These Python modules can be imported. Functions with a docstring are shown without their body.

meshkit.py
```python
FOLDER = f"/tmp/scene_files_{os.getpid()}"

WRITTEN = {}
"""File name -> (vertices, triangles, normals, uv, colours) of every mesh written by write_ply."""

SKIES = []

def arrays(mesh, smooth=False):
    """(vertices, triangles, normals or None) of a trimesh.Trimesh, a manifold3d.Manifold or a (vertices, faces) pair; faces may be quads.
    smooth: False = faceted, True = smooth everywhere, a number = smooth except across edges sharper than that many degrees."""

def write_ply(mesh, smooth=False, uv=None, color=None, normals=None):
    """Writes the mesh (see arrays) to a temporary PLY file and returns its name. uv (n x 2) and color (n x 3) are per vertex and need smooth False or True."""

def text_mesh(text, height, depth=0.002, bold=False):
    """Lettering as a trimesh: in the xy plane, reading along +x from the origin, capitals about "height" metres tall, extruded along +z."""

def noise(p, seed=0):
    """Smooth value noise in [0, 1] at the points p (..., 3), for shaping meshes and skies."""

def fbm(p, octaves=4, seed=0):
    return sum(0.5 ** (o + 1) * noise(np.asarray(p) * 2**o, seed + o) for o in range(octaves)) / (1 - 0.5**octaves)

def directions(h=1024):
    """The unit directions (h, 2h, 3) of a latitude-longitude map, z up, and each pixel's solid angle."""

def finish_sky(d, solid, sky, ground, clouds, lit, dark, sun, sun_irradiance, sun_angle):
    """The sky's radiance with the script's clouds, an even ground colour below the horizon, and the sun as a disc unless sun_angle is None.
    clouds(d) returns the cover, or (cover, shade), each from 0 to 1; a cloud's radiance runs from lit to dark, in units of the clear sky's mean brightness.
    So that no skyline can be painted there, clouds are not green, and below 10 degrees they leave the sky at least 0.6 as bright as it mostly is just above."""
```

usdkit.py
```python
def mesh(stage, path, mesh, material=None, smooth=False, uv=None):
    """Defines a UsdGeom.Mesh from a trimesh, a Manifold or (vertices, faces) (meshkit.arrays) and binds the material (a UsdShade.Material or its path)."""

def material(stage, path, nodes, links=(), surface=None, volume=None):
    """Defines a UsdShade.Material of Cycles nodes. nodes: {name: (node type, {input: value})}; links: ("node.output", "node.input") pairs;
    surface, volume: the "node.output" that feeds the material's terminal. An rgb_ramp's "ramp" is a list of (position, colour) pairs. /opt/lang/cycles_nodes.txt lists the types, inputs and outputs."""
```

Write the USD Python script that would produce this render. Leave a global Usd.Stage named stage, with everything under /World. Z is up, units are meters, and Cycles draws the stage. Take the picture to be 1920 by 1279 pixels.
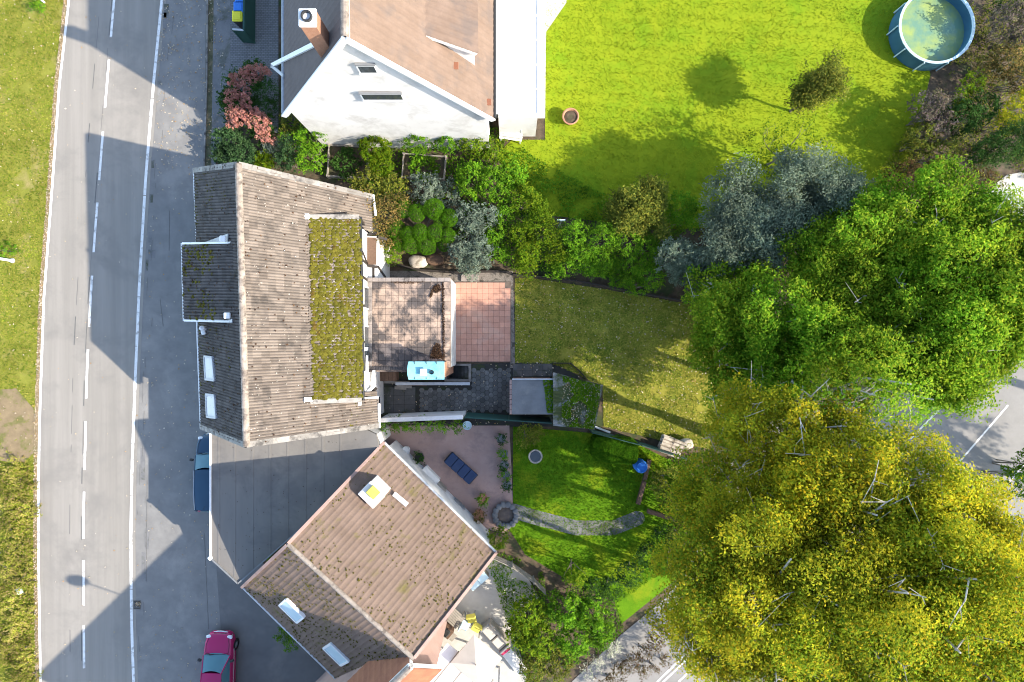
import math, random
import numpy as np, trimesh, shapely
from shapely.geometry import Polygon, LineString
import usdkit, meshkit
from pxr import Usd, UsdGeom, UsdLux, UsdShade, Gf, Sdf

stage = Usd.Stage.CreateInMemory()
UsdGeom.SetStageUpAxis(stage, "Z")
WORLD = UsdGeom.Xform.Define(stage, "/World")
stage.SetDefaultPrim(WORLD.GetPrim())
UsdGeom.Scope.Define(stage, "/World/Looks")

# ---------------------------------------------------------------- camera, sky, sun, exposure
H, F = 30.5, 1000.0            # drone height (m), focal length in pixels of the 1920 wide photograph
cam = UsdGeom.Camera.Define(stage, "/World/camera")
cam.CreateHorizontalApertureAttr(36.0)
cam.CreateVerticalApertureAttr(36.0 * 682 / 1024)
cam.CreateFocalLengthAttr(36.0 * F / 1920)
cam.CreateClippingRangeAttr((0.1, 5000.0))
cam.CreateExposureAttr(1.64)
cam.AddTranslateOp().Set(Gf.Vec3d(0, 0, H))

SUN = np.array([1.57, -0.54, 1.0]); SUN /= np.linalg.norm(SUN)
sun = UsdLux.DistantLight.Define(stage, "/World/sunlight")
sun.CreateIntensityAttr(0.92); sun.CreateAngleAttr(0.53); sun.CreateNormalizeAttr(True)
sun.CreateColorAttr(Gf.Vec3f(1.0, 0.90, 0.76))
_x = np.cross([0, 0, 1.0], SUN); _x /= np.linalg.norm(_x); _y = np.cross(SUN, _x)
sun.AddTransformOp().Set(Gf.Matrix4d(*_x, 0, *_y, 0, *SUN, 0, 0, 0, 0, 1))
M = {}
def mat(name, nodes, links, surface):
    M[name] = usdkit.material(stage, "/World/Looks/" + name, nodes, links, surface=surface)
    return M[name]
mat("sky_look", {"s": ("sky_texture", {"sky_type": "single_scattering", "sun_disc": False, "sun_elevation": math.asin(SUN[2]),
     "sun_rotation": math.atan2(SUN[0], SUN[1])}), "b": ("background_shader", {"strength": 0.15})}, [("s.color", "b.color")], "b.background")
sky = UsdLux.DomeLight.Define(stage, "/World/sky")
UsdShade.MaterialBindingAPI.Apply(sky.GetPrim()).Bind(M["sky_look"])
sky.GetPrim().SetCustomDataByKey("kind", "structure")

# ---------------------------------------------------------------- helpers
def W(px, py, z=0.0):
    """A pixel of the 1920 x 1279 photograph and a height -> the point in metres."""
    k = (H - z) / F
    return np.array([(px - 960) * k, (639.5 - py) * k, z])
def G(px, py, z=0.0): return W(px, py, z)[:2]
names, BASE, DENS = {}, {}, 2.7
def numbered(path):
    n = names.get(path, 0); names[path] = n + 1
    return path if n == 0 else f"{path}_{n:03d}"
def setd(p, label=None, cat=None, group=None, kind=None):
    for k, v in (("label", label), ("category", cat), ("group", group), ("kind", kind)):
        if v: p.SetCustomDataByKey(k, v)
    return p
def thing(name, label, cat, group=None, loc=(0, 0, 0), rotz=0):
    x = UsdGeom.Xform.Define(stage, numbered("/World/" + name))
    x.AddTranslateOp().Set(Gf.Vec3d(*[float(a) for a in loc]))
    if rotz: x.AddRotateZOp().Set(float(rotz))
    setd(x.GetPrim(), label, cat, group)
    BASE[str(x.GetPath())] = np.array(loc, float)
    return x.GetPrim()
def obj(name, mesh, m, parent=None, smooth=False, label=None, cat=None, group=None, kind=None, local=None, rnd=None):
    """One Mesh prim. Under a parent the world coordinates are shifted by the parent's base (rotated parents get local meshes)."""
    base = str(parent.GetPath()) if parent is not None else "/World"
    v, f = (mesh.vertices, mesh.faces) if hasattr(mesh, "vertices") else mesh
    v = np.asarray(v, float)
    if parent is not None and not local:
        v = v - BASE.get("/".join(base.split("/")[:3]), 0.0)
    p = usdkit.mesh(stage, numbered(base + "/" + name), (v, np.asarray(f)), M[m] if isinstance(m, str) else m, smooth).GetPrim()
    if not smooth:
        rg_ = np.random.default_rng(len(str(p.GetPath())) * 7919 + len(names) * 31 + names[base + "/" + name] * 17)
        a = np.full(len(v), rg_.uniform()) if not rnd else np.repeat(rg_.uniform(0, 1, len(v) // rnd + 1), rnd)[:len(v)]
        UsdGeom.PrimvarsAPI(p).CreatePrimvar("rnd", Sdf.ValueTypeNames.FloatArray, "vertex").Set(a.astype(np.float32).tolist() if len(a) < 64 else __import__("pxr").Vt.FloatArray.FromNumpy(a.astype(np.float32)))
    return setd(p, label, cat, group, kind)
def group_x(name, parent):
    return UsdGeom.Xform.Define(stage, numbered(str(parent.GetPath()) + "/" + name)).GetPrim()

class MB:
    def __init__(s): s.v, s.f, s.n = [], [], 0
    def add(s, v, f):
        v = np.asarray(v, float).reshape(-1, 3); f = np.asarray(f, int)
        if f.shape[1] == 4: f = np.vstack([f[:, [0, 1, 2]], f[:, [0, 2, 3]]])
        s.v.append(v); s.f.append(f + s.n); s.n += len(v); return s
    def tm(s, m): return s.add(m.vertices, m.faces)
    def box(s, c, size, rz=0, bevel=0.0):
        sx, sy, sz = [a / 2 for a in size]; b = min(bevel, sx * .8, sy * .8, sz * .8)
        if b > 0:
            P = np.array([(x, y, z) for z, i in ((-sz, b), (-sz + b, 0), (sz - b, 0), (sz, b)) for x, y in
                          ((-sx + i, -sy + b + 0), (-sx + b, -sy + i), (sx - b, -sy + i), (sx - i, -sy + b), (sx - i, sy - b), (sx - b, sy - i), (-sx + b, sy - i), (-sx + i, sy - b))])
            f = []
            for r in range(3):
                for q in range(8):
                    a, d = r * 8 + q, r * 8 + (q + 1) % 8
                    f += [(a, d, d + 8), (a, d + 8, a + 8)]
            for q in range(1, 7): f += [(0, q + 1, q), (24, 24 + q, 24 + q + 1)]
        else:
            P = np.array([(x, y, z) for z in (-sz, sz) for x, y in ((-sx, -sy), (sx, -sy), (sx, sy), (-sx, sy))])
            f = [(0, 2, 1), (0, 3, 2), (4, 5, 6), (4, 6, 7), (0, 1, 5), (0, 5, 4), (1, 2, 6), (1, 6, 5), (2, 3, 7), (2, 7, 6), (3, 0, 4), (3, 4, 7)]
        c_, s_ = math.cos(rz), math.sin(rz)
        P = P @ np.array([[c_, s_, 0], [-s_, c_, 0], [0, 0, 1]]) + np.asarray(c, float)
        return s.add(P, f)
    def beam(s, a, b, w, h, up=(0, 0, 1)):
        """A bar from a to b, w wide, h high."""
        a, b, up = np.asarray(a, float), np.asarray(b, float), np.asarray(up, float)
        d = b - a; d /= np.linalg.norm(d)
        if abs(d @ up) > .98: up = np.array([1.0, 0, 0])
        r = np.cross(d, up); r /= np.linalg.norm(r); u = np.cross(r, d)
        P = [p + i * r * w / 2 + j * u * h / 2 for p in (a, b) for i, j in ((-1, -1), (1, -1), (1, 1), (-1, 1))]
        return s.add(P, [(0, 1, 2), (0, 2, 3), (4, 6, 5), (4, 7, 6), (0, 5, 1), (0, 4, 5), (1, 6, 2), (1, 5, 6), (2, 7, 3), (2, 6, 7), (3, 4, 0), (3, 7, 4)])
    def tube(s, pts, rad, n=7, cap=True):
        pts = np.asarray(pts, float); rad = np.broadcast_to(rad, len(pts)); V = []
        for i, p in enumerate(pts):
            d = pts[min(i + 1, len(pts) - 1)] - pts[max(i - 1, 0)]; d /= np.linalg.norm(d) + 1e-9
            a = np.cross(d, [0, 0, 1.0]) if abs(d[2]) < .95 else np.cross(d, [1.0, 0, 0])
            a /= np.linalg.norm(a); b = np.cross(d, a)
            for q in range(n):
                t = 2 * math.pi * q / n; V.append(p + rad[i] * (a * math.cos(t) + b * math.sin(t)))
        f = []
        for i in range(len(pts) - 1):
            for q in range(n):
                x, y = i * n + q, i * n + (q + 1) % n
                f += [(x, y, y + n), (x, y + n, x + n)]
        if cap:
            e = (len(pts) - 1) * n
            for q in range(1, n - 1): f += [(0, q + 1, q), (e, e + q, e + q + 1)]
        return s.add(V, f)
    def prism(s, poly, z0, z1):
        p = poly if hasattr(poly, "exterior") else Polygon(poly)
        m = trimesh.creation.extrude_polygon(p.buffer(0), z1 - z0, engine="earcut"); m.apply_translation((0, 0, z0)); return s.tm(m)
    def sheet(s, poly, z):
        p = poly if hasattr(poly, "geom_type") else Polygon(poly)
        for g in getattr(p, "geoms", [p]):
            v, f = trimesh.creation.triangulate_polygon(g, engine="earcut")
            v, f = np.asarray(v), np.asarray(f)
            e = v[f]; a = (e[:, 1, 0] - e[:, 0, 0]) * (e[:, 2, 1] - e[:, 0, 1]) - (e[:, 1, 1] - e[:, 0, 1]) * (e[:, 2, 0] - e[:, 0, 0])
            f[a < 0] = f[a < 0][:, ::-1]
            s.add(np.column_stack([v, np.full(len(v), z)]), f)
        return s
    def slab(s, corners, t):
        """A panel through 4 (or n) corners (upper face), t thick along its normal downwards."""
        P = np.asarray(corners, float); n = np.cross(P[1] - P[0], P[2] - P[0]); n /= np.linalg.norm(n)
        if n[2] < 0: P, n = P[::-1], -n
        k = len(P); V = np.vstack([P, P - n * t]); f = []
        for i in range(1, k - 1): f += [(0, i, i + 1), (k, k + i + 1, k + i)]
        for i in range(k):
            j = (i + 1) % k; f += [(i, k + i, k + j), (i, k + j, j)]
        return s.add(V, f)
    def lathe(s, prof, c, n=20):
        """prof: (radius, z) pairs from below to the top."""
        V, f = [], []
        for r, z in prof:
            for q in range(n):
                t = 2 * math.pi * q / n; V.append((c[0] + r * math.cos(t), c[1] + r * math.sin(t), c[2] + z))
        for i in range(len(prof) - 1):
            for q in range(n):
                x, y = i * n + q, i * n + (q + 1) % n
                f += [(x, y, y + n), (x, y + n, x + n)]
        return s.add(V, f)
    def get(s): return np.vstack(s.v), np.vstack(s.f)
    def build(s, name, m, parent=None, **k): return obj(name, s.get(), m, parent, **k)

def solid(name, c1, c2=None, scale=4.0, c3=None, scale3=.7, at3=(.5, .62), rough=.85, bump=.0, bscale=60, stretch=(1, 1, 1), island=0.0, spec=.3, metallic=0.0, detail=6, fine=0.0, dist=.01):
    """Two colours mixed by noise, a third in patches, fine bump; island varies each loose piece."""
    n = {"g": ("geometry", {}), "mp": ("mapping", {"scale": stretch}), "n1": ("noise_texture", {"scale": scale, "detail": detail, "roughness": .65}),
         "r1": ("rgb_ramp", {"ramp": [(.32, c1), (.68, c2 or c1)]}), "p": ("principled_bsdf", {"roughness": rough, "specular_ior_level": spec, "metallic": metallic})}
    l = [("g.position", "mp.vector"), ("mp.vector", "n1.vector"), ("n1.fac", "r1.fac")]
    out = "r1.color"
    if c3:
        n["n3"] = ("noise_texture", {"scale": scale3, "detail": 7, "roughness": .68, "distortion": .3})
        n["r3"] = ("rgb_ramp", {"ramp": [(at3[0], (0, 0, 0)), (at3[1], (1, 1, 1))]})
        n["x3"] = ("mix", {"color2": c3})
        l += [("g.position", "n3.vector"), ("n3.fac", "r3.fac"), ("r3.color", "x3.fac"), (out, "x3.color1")]; out = "x3.color"
    if fine:
        n["nf"] = ("noise_texture", {"scale": 35, "detail": 4, "roughness": .8})
        n["rf"] = ("map_range", {"from_min": .3, "from_max": .7, "to_min": 1 - fine, "to_max": 1 + fine})
        n["xf"] = ("mix", {"mix_type": "multiply", "fac": 1.0})
        l += [("g.position", "nf.vector"), ("nf.fac", "rf.value"), ("rf.result", "xf.color2"), (out, "xf.color1")]; out = "xf.color"
    if island:
        n["at"] = ("attribute", {"attribute": "rnd"})
        n["mi"] = ("map_range", {"from_min": 0.0, "from_max": 1.0, "to_min": 1 - island, "to_max": 1 + island})
        n["xi"] = ("mix", {"mix_type": "multiply", "fac": 1.0})
        l += [("at.fac", "mi.value"), ("mi.result", "xi.color2"), (out, "xi.color1")]; out = "xi.color"
    if bump:
        n["nb"] = ("noise_texture", {"scale": bscale, "detail": 5, "roughness": .7}); n["b"] = ("bump", {"strength": bump, "distance": dist})
        l += [("g.position", "nb.vector"), ("nb.fac", "b.height"), ("b.normal", "p.normal")]
    l.append((out, "p.base_color"))
    return mat(name, n, l, "p.BSDF")

def leafm(name, cols, scale=.9, lo=.6, hi=1.3, trans=.4, cols2=None, scale2=.22):
    """Foliage: each leaf takes its own colour from the ramp, with lighter and darker clumps."""
    n = {"g": ("geometry", {}), "at": ("attribute", {"attribute": "rnd"}), "r": ("rgb_ramp", {"ramp": [(i / max(1, len(cols) - 1), c) for i, c in enumerate(cols)]}),
         "n": ("noise_texture", {"scale": scale, "detail": 3}), "m": ("map_range", {"from_min": .33, "from_max": .67, "to_min": lo, "to_max": hi}),
         "x": ("mix", {"mix_type": "multiply", "fac": 1.0}), "d": ("principled_bsdf", {"roughness": .6, "specular_ior_level": .06}),
         "t": ("translucent_bsdf", {}), "mx": ("mix_closure", {"fac": trans})}
    l = [("at.fac", "r.fac"), ("g.position", "n.vector"), ("n.fac", "m.value"), ("r.color", "x.color1"), ("m.result", "x.color2"),
         ("x.color", "d.base_color"), ("x.color", "t.color"), ("d.BSDF", "mx.closure1"), ("t.BSDF", "mx.closure2")]
    if cols2:
        n["r2"] = ("rgb_ramp", {"ramp": [(i / max(1, len(cols2) - 1), c) for i, c in enumerate(cols2)]})
        n["n2"] = ("noise_texture", {"scale": scale2, "detail": 3, "roughness": .6}); n["m2"] = ("map_range", {"from_min": .42, "from_max": .58, "clamp": True}); n["x2"] = ("mix", {})
        l.remove(("r.color", "x.color1"))
        l += [("at.fac", "r2.fac"), ("g.position", "n2.vector"), ("n2.fac", "m2.value"), ("m2.result", "x2.fac"), ("r.color", "x2.color1"), ("r2.color", "x2.color2"), ("x2.color", "x.color1")]
    return mat(name, n, l, "mx.closure")

def kites(c, n, size, rng, aspect=.55, fold=.2):
    """One folded leaf (two triangles) at every point c, facing n."""
    N = len(c); n = n / (np.linalg.norm(n, axis=1, keepdims=True) + 1e-9)
    t = rng.normal(size=(N, 3)); t -= (t * n).sum(1, keepdims=True) * n; t /= np.linalg.norm(t, axis=1, keepdims=True) + 1e-9
    b = np.cross(n, t); L = (size * rng.uniform(.65, 1.35, N))[:, None]
    V = np.stack([c - t * L / 2, c + b * L * aspect / 2 + n * L * fold, c + t * L / 2, c - b * L * aspect / 2 + n * L * fold], 1).reshape(-1, 3)
    i = np.arange(N)[:, None] * 4
    return V, np.hstack([i, i + 1, i + 2, i, i + 2, i + 3]).reshape(-1, 3)
def crown(blobs, per, size, seed, spread=.16, upb=.5, aspect=.5, shell=.55, tw=12, low=-.55, vert=0.0):
    """Leaves on twigs spread through the outer part of each ellipsoid (centre, radii)."""
    rng = np.random.default_rng(seed); C, Nn = [], []
    for (c, r) in blobs:
        r = np.broadcast_to(np.asarray(r, float), 3); k = max(8, int(DENS * per * (r[0] * r[1]) / tw))
        d = rng.normal(size=(int(k * 1.8), 3)); d /= np.linalg.norm(d, axis=1, keepdims=True); d = d[d[:, 2] > low][:k]
        w = .5 + .95 * meshkit.fbm(d * 2.3 + np.asarray(c) * .7, 3, seed)
        p = np.asarray(c) + d * r * (w * (shell + (1 - shell) * rng.uniform(0, 1, len(d)) ** .6))[:, None]
        p = np.repeat(p, tw, 0); dd = np.repeat(d, tw, 0); g = rng.uniform(0, 1, (len(p), 1))
        axis = np.repeat(rng.normal(size=(len(d), 3)) * (1 - .6 * vert) + d * 1.2 * (1 - vert) + np.array([0, 0, 2.2 * vert]), tw, 0); axis /= np.linalg.norm(axis, axis=1, keepdims=True)
        p = p + axis * (g - .3) * spread * 3 + rng.normal(size=p.shape) * spread * .45
        C.append(p); Nn.append(dd * .45 + np.array([.55, -.19, 1.0]) * upb * 1.25 + rng.normal(size=p.shape) * .48)
    return kites(np.vstack(C), np.vstack(Nn), size, rng, aspect)
def clumps(blobs, seed, sub=13, k=.40):
    """Breaks each crown ellipsoid into smaller boughs, so that the crown has depth, shaded hollows and gaps."""
    rng = np.random.default_rng(seed + 5); out = []
    for c, r in blobs:
        r = np.broadcast_to(np.asarray(r, float), 3)
        d = rng.normal(size=(sub * 2, 3)); d /= np.linalg.norm(d, axis=1, keepdims=True); d = d[d[:, 2] > -.45][:sub]
        for q in d:
            s = k * rng.uniform(.55, 1.35); out.append((np.asarray(c) + q * r * rng.uniform(.4, 1.12), r * s * np.append(rng.uniform(.55, 1.6, 2), rng.uniform(.35, .9))))
        out.append((np.asarray(c) - [0, 0, r[2] * .2], r * .45))
    return out
def inside(poly, n, rng):
    x0, y0, x1, y1 = poly.bounds; out = np.zeros((0, 2))
    while len(out) < n:
        p = rng.uniform((x0, y0), (x1, y1), (n * 2, 2)); out = np.vstack([out, p[shapely.contains_xy(poly, p[:, 0], p[:, 1])]])
    return out[:n]
def blades(poly, n, h, seed, w=.022, lean=.8, z=.0, mask=None):
    rng = np.random.default_rng(seed); p = inside(poly, n, rng)
    if mask is not None: p = p[mask(p, rng)]
    N = len(p); a = rng.uniform(0, 2 * math.pi, N); hh = h * rng.uniform(.5, 1.4, N); l = hh * lean * rng.uniform(.2, 1.3, N)
    sx, sy = np.cos(a + 1.57) * w * rng.uniform(.6, 1.4, N), np.sin(a + 1.57) * w * rng.uniform(.6, 1.4, N)
    V = np.stack([np.column_stack([p[:, 0] - sx, p[:, 1] - sy, np.full(N, z)]), np.column_stack([p[:, 0] + sx, p[:, 1] + sy, np.full(N, z)]),
                  np.column_stack([p[:, 0] + np.cos(a) * l, p[:, 1] + np.sin(a) * l, z + hh])], 1).reshape(-1, 3)
    return V, np.arange(N * 3).reshape(-1, 3)
def pxpoly(pts, z=0.0): return Polygon([G(x, y, z) for x, y in pts])
# ---------------------------------------------------------------- materials
solid("soil", (.045, .032, .02), (.11, .08, .05), 3, (.035, .05, .015), .8, bump=.6, bscale=25, fine=.4)
solid("meadow_soil", (0.151, 0.162, 0.024), (0.216, 0.216, 0.039), 1.2, (0.259, 0.216, 0.081), .45, (.55, .68), bump=.5, bscale=30, fine=.35, spec=.04)
solid("lawn_soil", (0.169, 0.176, 0.023), (0.273, 0.247, 0.046), 2.0, (0.111, 0.143, 0.018), .6, bump=.5, bscale=30, fine=.4, spec=.04)
solid("fine_lawn", (0.159, 0.226, 0.010), (0.220, 0.268, 0.012), .9, (0.146, 0.232, 0.010), .35, bump=.35, bscale=40, fine=.22, spec=.04)
solid("deep_lawn", (.06, .15, .006), (.11, .22, .008), .8, (.17, .22, .010), .5, bump=.4, bscale=40, fine=.3, spec=.04)
solid("asphalt", (.212, .196, .170), (.275, .253, .222), .6, (.200, .186, .165), .3, (.48, .64), rough=.9, bump=.3, bscale=90, stretch=(2.6, .08, 1), fine=.13)
solid("old_asphalt", (0.158, 0.154, 0.147), (0.209, 0.203, 0.191), 1.1, (0.242, 0.233, 0.216), .45, (.52, .7), rough=.92, bump=.35, bscale=70, fine=.16)
solid("yard_asphalt", (.115, .112, .11), (.15, .147, .142), .8, (.17, .16, .15), .5, (.52, .7), rough=.92, bump=.3, bscale=70, fine=.12)
solid("parking_asphalt", (.19, .182, .17), (.245, .235, .22), .6, rough=.9, bump=.25, bscale=70, fine=.1)
solid("pale_concrete", (0.357, 0.340, 0.306), (0.442, 0.425, 0.383), 1.2, rough=.9, bump=.2, fine=.08)
solid("walk", (.13, .13, .13), (.19, .185, .18), 1.5, (.07, .075, .05), .6, (.52, .64), bump=.3, bscale=50, fine=.2)
solid("moss_strip", (.05, .055, .025), (.12, .11, .06), 3, (.15, .12, .07), 1.5, bump=.7, bscale=30, fine=.45)
solid("road_paint", (.62, .62, .6), (.74, .73, .70), 3, (.33, .32, .30), 2.6, (.52, .64), rough=.7, fine=.1)
solid("joint_tar", (.10, .098, .09), (.15, .147, .138), 5, rough=.8)
solid("dirt", (.17, .125, .07), (.24, .18, .10), 2.0, (.12, .12, .03), .9, bump=.5, bscale=30, fine=.3)
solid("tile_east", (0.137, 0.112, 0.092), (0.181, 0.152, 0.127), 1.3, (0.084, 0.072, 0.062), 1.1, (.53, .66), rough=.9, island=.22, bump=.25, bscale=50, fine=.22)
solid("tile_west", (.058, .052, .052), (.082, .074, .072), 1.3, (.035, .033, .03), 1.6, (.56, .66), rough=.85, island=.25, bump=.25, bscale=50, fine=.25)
solid("ridge_tile", (.20, .165, .135), (.30, .26, .22), 4, (.11, .09, .075), 3, (.50, .62), rough=.9, island=.15, bump=.3, bscale=50, fine=.15)
solid("verge_tile", (.16, .15, .135), (.24, .225, .205), 3, (.08, .075, .07), 2, (.5, .62), rough=.9, island=.18, bump=.2, fine=.15)
solid("moss", (0.058, 0.058, 0.008), (0.098, 0.086, 0.012), 2.2, (0.078, 0.047, 0.012), 1.6, (.56, .68), rough=1, island=.3, bump=.8, bscale=60, fine=.35, spec=.1)
solid("white_paint", (.60, .60, .585), (.66, .66, .645), 2, rough=.7, fine=.03)
solid("white_render", (.56, .55, .53), (.61, .60, .58), .8, (.43, .415, .39), .7, (.5, .68), rough=.9, bump=.15, bscale=80, fine=.04)
solid("white_metal", (.68, .69, .69), (.75, .75, .74), 3, (.5, .5, .48), 3, (.58, .7), rough=.5)
solid("zinc", (.36, .38, .40), (.46, .48, .50), 4, rough=.5, metallic=.2, fine=.1)
solid("dark_timber", (.022, .018, .015), (.04, .032, .026), 6, rough=.7)
solid("brown_timber", (.085, .05, .032), (.14, .085, .055), 6, rough=.75, stretch=(1, 6, 1), fine=.15)
solid("grey_timber", (.20, .18, .15), (.30, .27, .23), 5, rough=.85, fine=.2)
solid("slab", (0.264, 0.198, 0.160), (0.418, 0.308, 0.231), 1.3, (0.077, 0.066, 0.062), .75, (.44, .55), rough=.9, island=.14, bump=.3, bscale=40, fine=.2)
solid("slab_grey", (.21, .18, .165), (.29, .25, .22), 2, (.09, .08, .07), 1.2, (.5, .62), rough=.9, island=.1, bump=.4, bscale=40, fine=.25)
solid("terracotta", (0.382, 0.201, 0.143), (0.456, 0.249, 0.180), 1.2, (0.424, 0.265, 0.201), .6, rough=.75, island=.1, fine=.08)
solid("grout", (.09, .07, .06), (.14, .11, .09), 6)
solid("hex_paver", (0.081, 0.081, 0.078), (0.132, 0.132, 0.124), 1.0, (0.186, 0.186, 0.178), .9, (.55, .68), rough=.9, island=.28, bump=.4, bscale=50, fine=.28)
solid("yard_base", (.022, .022, .02), (.04, .038, .034), 2, (.03, .04, .015), 1.5, bump=.5, bscale=40)
solid("yard_slab", (0.065, 0.065, 0.062), (0.111, 0.107, 0.101), 1.3, (0.046, 0.052, 0.033), 1, rough=.9, bump=.3, fine=.25)
solid("turquoise", (.20, .50, .54), (.25, .56, .60), 2.2, (.12, .40, .48), 1.4, (.54, .72), rough=.55, fine=.04)
solid("brick_face", (.30, .15, .09), (.36, .19, .12), 8, rough=.9, fine=.2)
solid("roof_felt", (.12, .122, .125), (.16, .162, .165), 1.5, (.20, .195, .18), .9, (.55, .72), rough=.9, bump=.2, bscale=90, fine=.12)
solid("garage_felt", (0.140, 0.132, 0.122), (0.170, 0.160, 0.146), .6, (0.123, 0.117, 0.111), .4, rough=.9, stretch=(1.5, .2, 1), fine=.06)
solid("eternit", (0.196, 0.190, 0.184), (0.276, 0.265, 0.253), 3, (0.057, 0.069, 0.021), 1.0, (.42, .54), rough=.9, bump=.5, bscale=30, fine=.3)
solid("gravel", (.10, .085, .07), (.24, .21, .18), 22, (.05, .045, .035), 2.5, bump=.8, bscale=30, fine=.5, detail=3)
solid("stone", (.36, .31, .26), (.52, .46, .38), 3, (.2, .17, .13), 2.5, rough=.9, bump=.6, bscale=15, fine=.25)
solid("green_metal", (.012, .045, .035), (.02, .06, .048), 5, rough=.5)
solid("green_mesh", (.012, .05, .042), (.02, .068, .056), 3, rough=.7)
solid("blue_plastic", (.03, .16, .52), (.035, .18, .56), 3, rough=.4)
solid("yellow_plastic", (.62, .58, .03), (.66, .61, .04), 3, rough=.4)
solid("dark_plastic", (.02, .021, .022), (.028, .029, .03), 3, rough=.45)
solid("grey_plastic", (.16, .165, .17), (.2, .205, .21), 3, rough=.5)
solid("rubber", (.012, .012, .012), (.02, .02, .02), 9, rough=.85)
solid("blue_paint", (.012, .045, .085), (.014, .05, .092), 1, rough=.22, spec=.6)
solid("red_paint", (.34, .008, .085), (.36, .009, .09), 1, rough=.25, spec=.6)
solid("chrome", (.6, .6, .6), (.65, .65, .65), 1, rough=.2, metallic=.9)
solid("lamp_glass", (.6, .62, .65), (.7, .72, .74), 1, rough=.12, spec=.8)
solid("car_glass", (0.057, 0.162, 0.190), (0.067, 0.180, 0.209), 1, rough=.06, spec=.9)
solid("window_glass", (.02, .026, .03), (.03, .036, .04), 1, rough=.06, spec=.8)
solid("conservatory_glass", (0.541, 0.574, 0.599), (0.607, 0.631, 0.640), .6, (0.426, 0.508, 0.574), .5, (.52, .7), rough=.18, spec=.6)
solid("blind", (.55, .545, .52), (.60, .595, .57), 2, rough=.6)
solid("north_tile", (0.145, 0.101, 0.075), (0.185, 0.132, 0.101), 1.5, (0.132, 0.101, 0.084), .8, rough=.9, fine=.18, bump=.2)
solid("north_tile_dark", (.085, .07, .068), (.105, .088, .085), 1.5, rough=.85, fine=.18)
solid("south_tile", (.135, .095, .072), (.175, .125, .098), 1.5, (.12, .10, .035), 1.3, (.56, .7), rough=.9, fine=.22, bump=.2)
solid("wing_tile", (.21, .085, .05), (.28, .12, .065), 1.5, rough=.9, fine=.15)
solid("pink_paving", (.30, .20, .17), (.36, .25, .215), 1.2, (.25, .175, .155), .6, rough=.9, fine=.12, bump=.2)
solid("cream_panel", (.62, .60, .56), (.70, .68, .64), 1, rough=.6, fine=.04)
solid("beige_cloth", (.42, .385, .33), (.47, .43, .37), 2, rough=.9)
solid("navy_cloth", (.018, .035, .085), (.025, .045, .10), 2, rough=.8)
solid("pale_blue", (.42, .56, .62), (.48, .62, .67), 2, rough=.4)
solid("pool_liner", (0.030, 0.096, 0.144), (0.036, 0.114, 0.168), 2, rough=.5)
solid("bark", (.10, .085, .065), (.17, .15, .12), 8, rough=.95, bump=.6, bscale=20, fine=.3)
solid("pale_bark", (.34, .31, .28), (.46, .43, .39), 5, (.14, .12, .10), 3, (.56, .64), rough=.9, fine=.2)
solid("pot_clay", (.36, .17, .10), (.42, .21, .13), 4, rough=.85)
solid("cushion_yellow", (.5, .45, .08), (.55, .5, .1), 4, rough=.9)
solid("cushion_red", (.42, .03, .09), (.46, .04, .1), 4, rough=.9)
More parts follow.
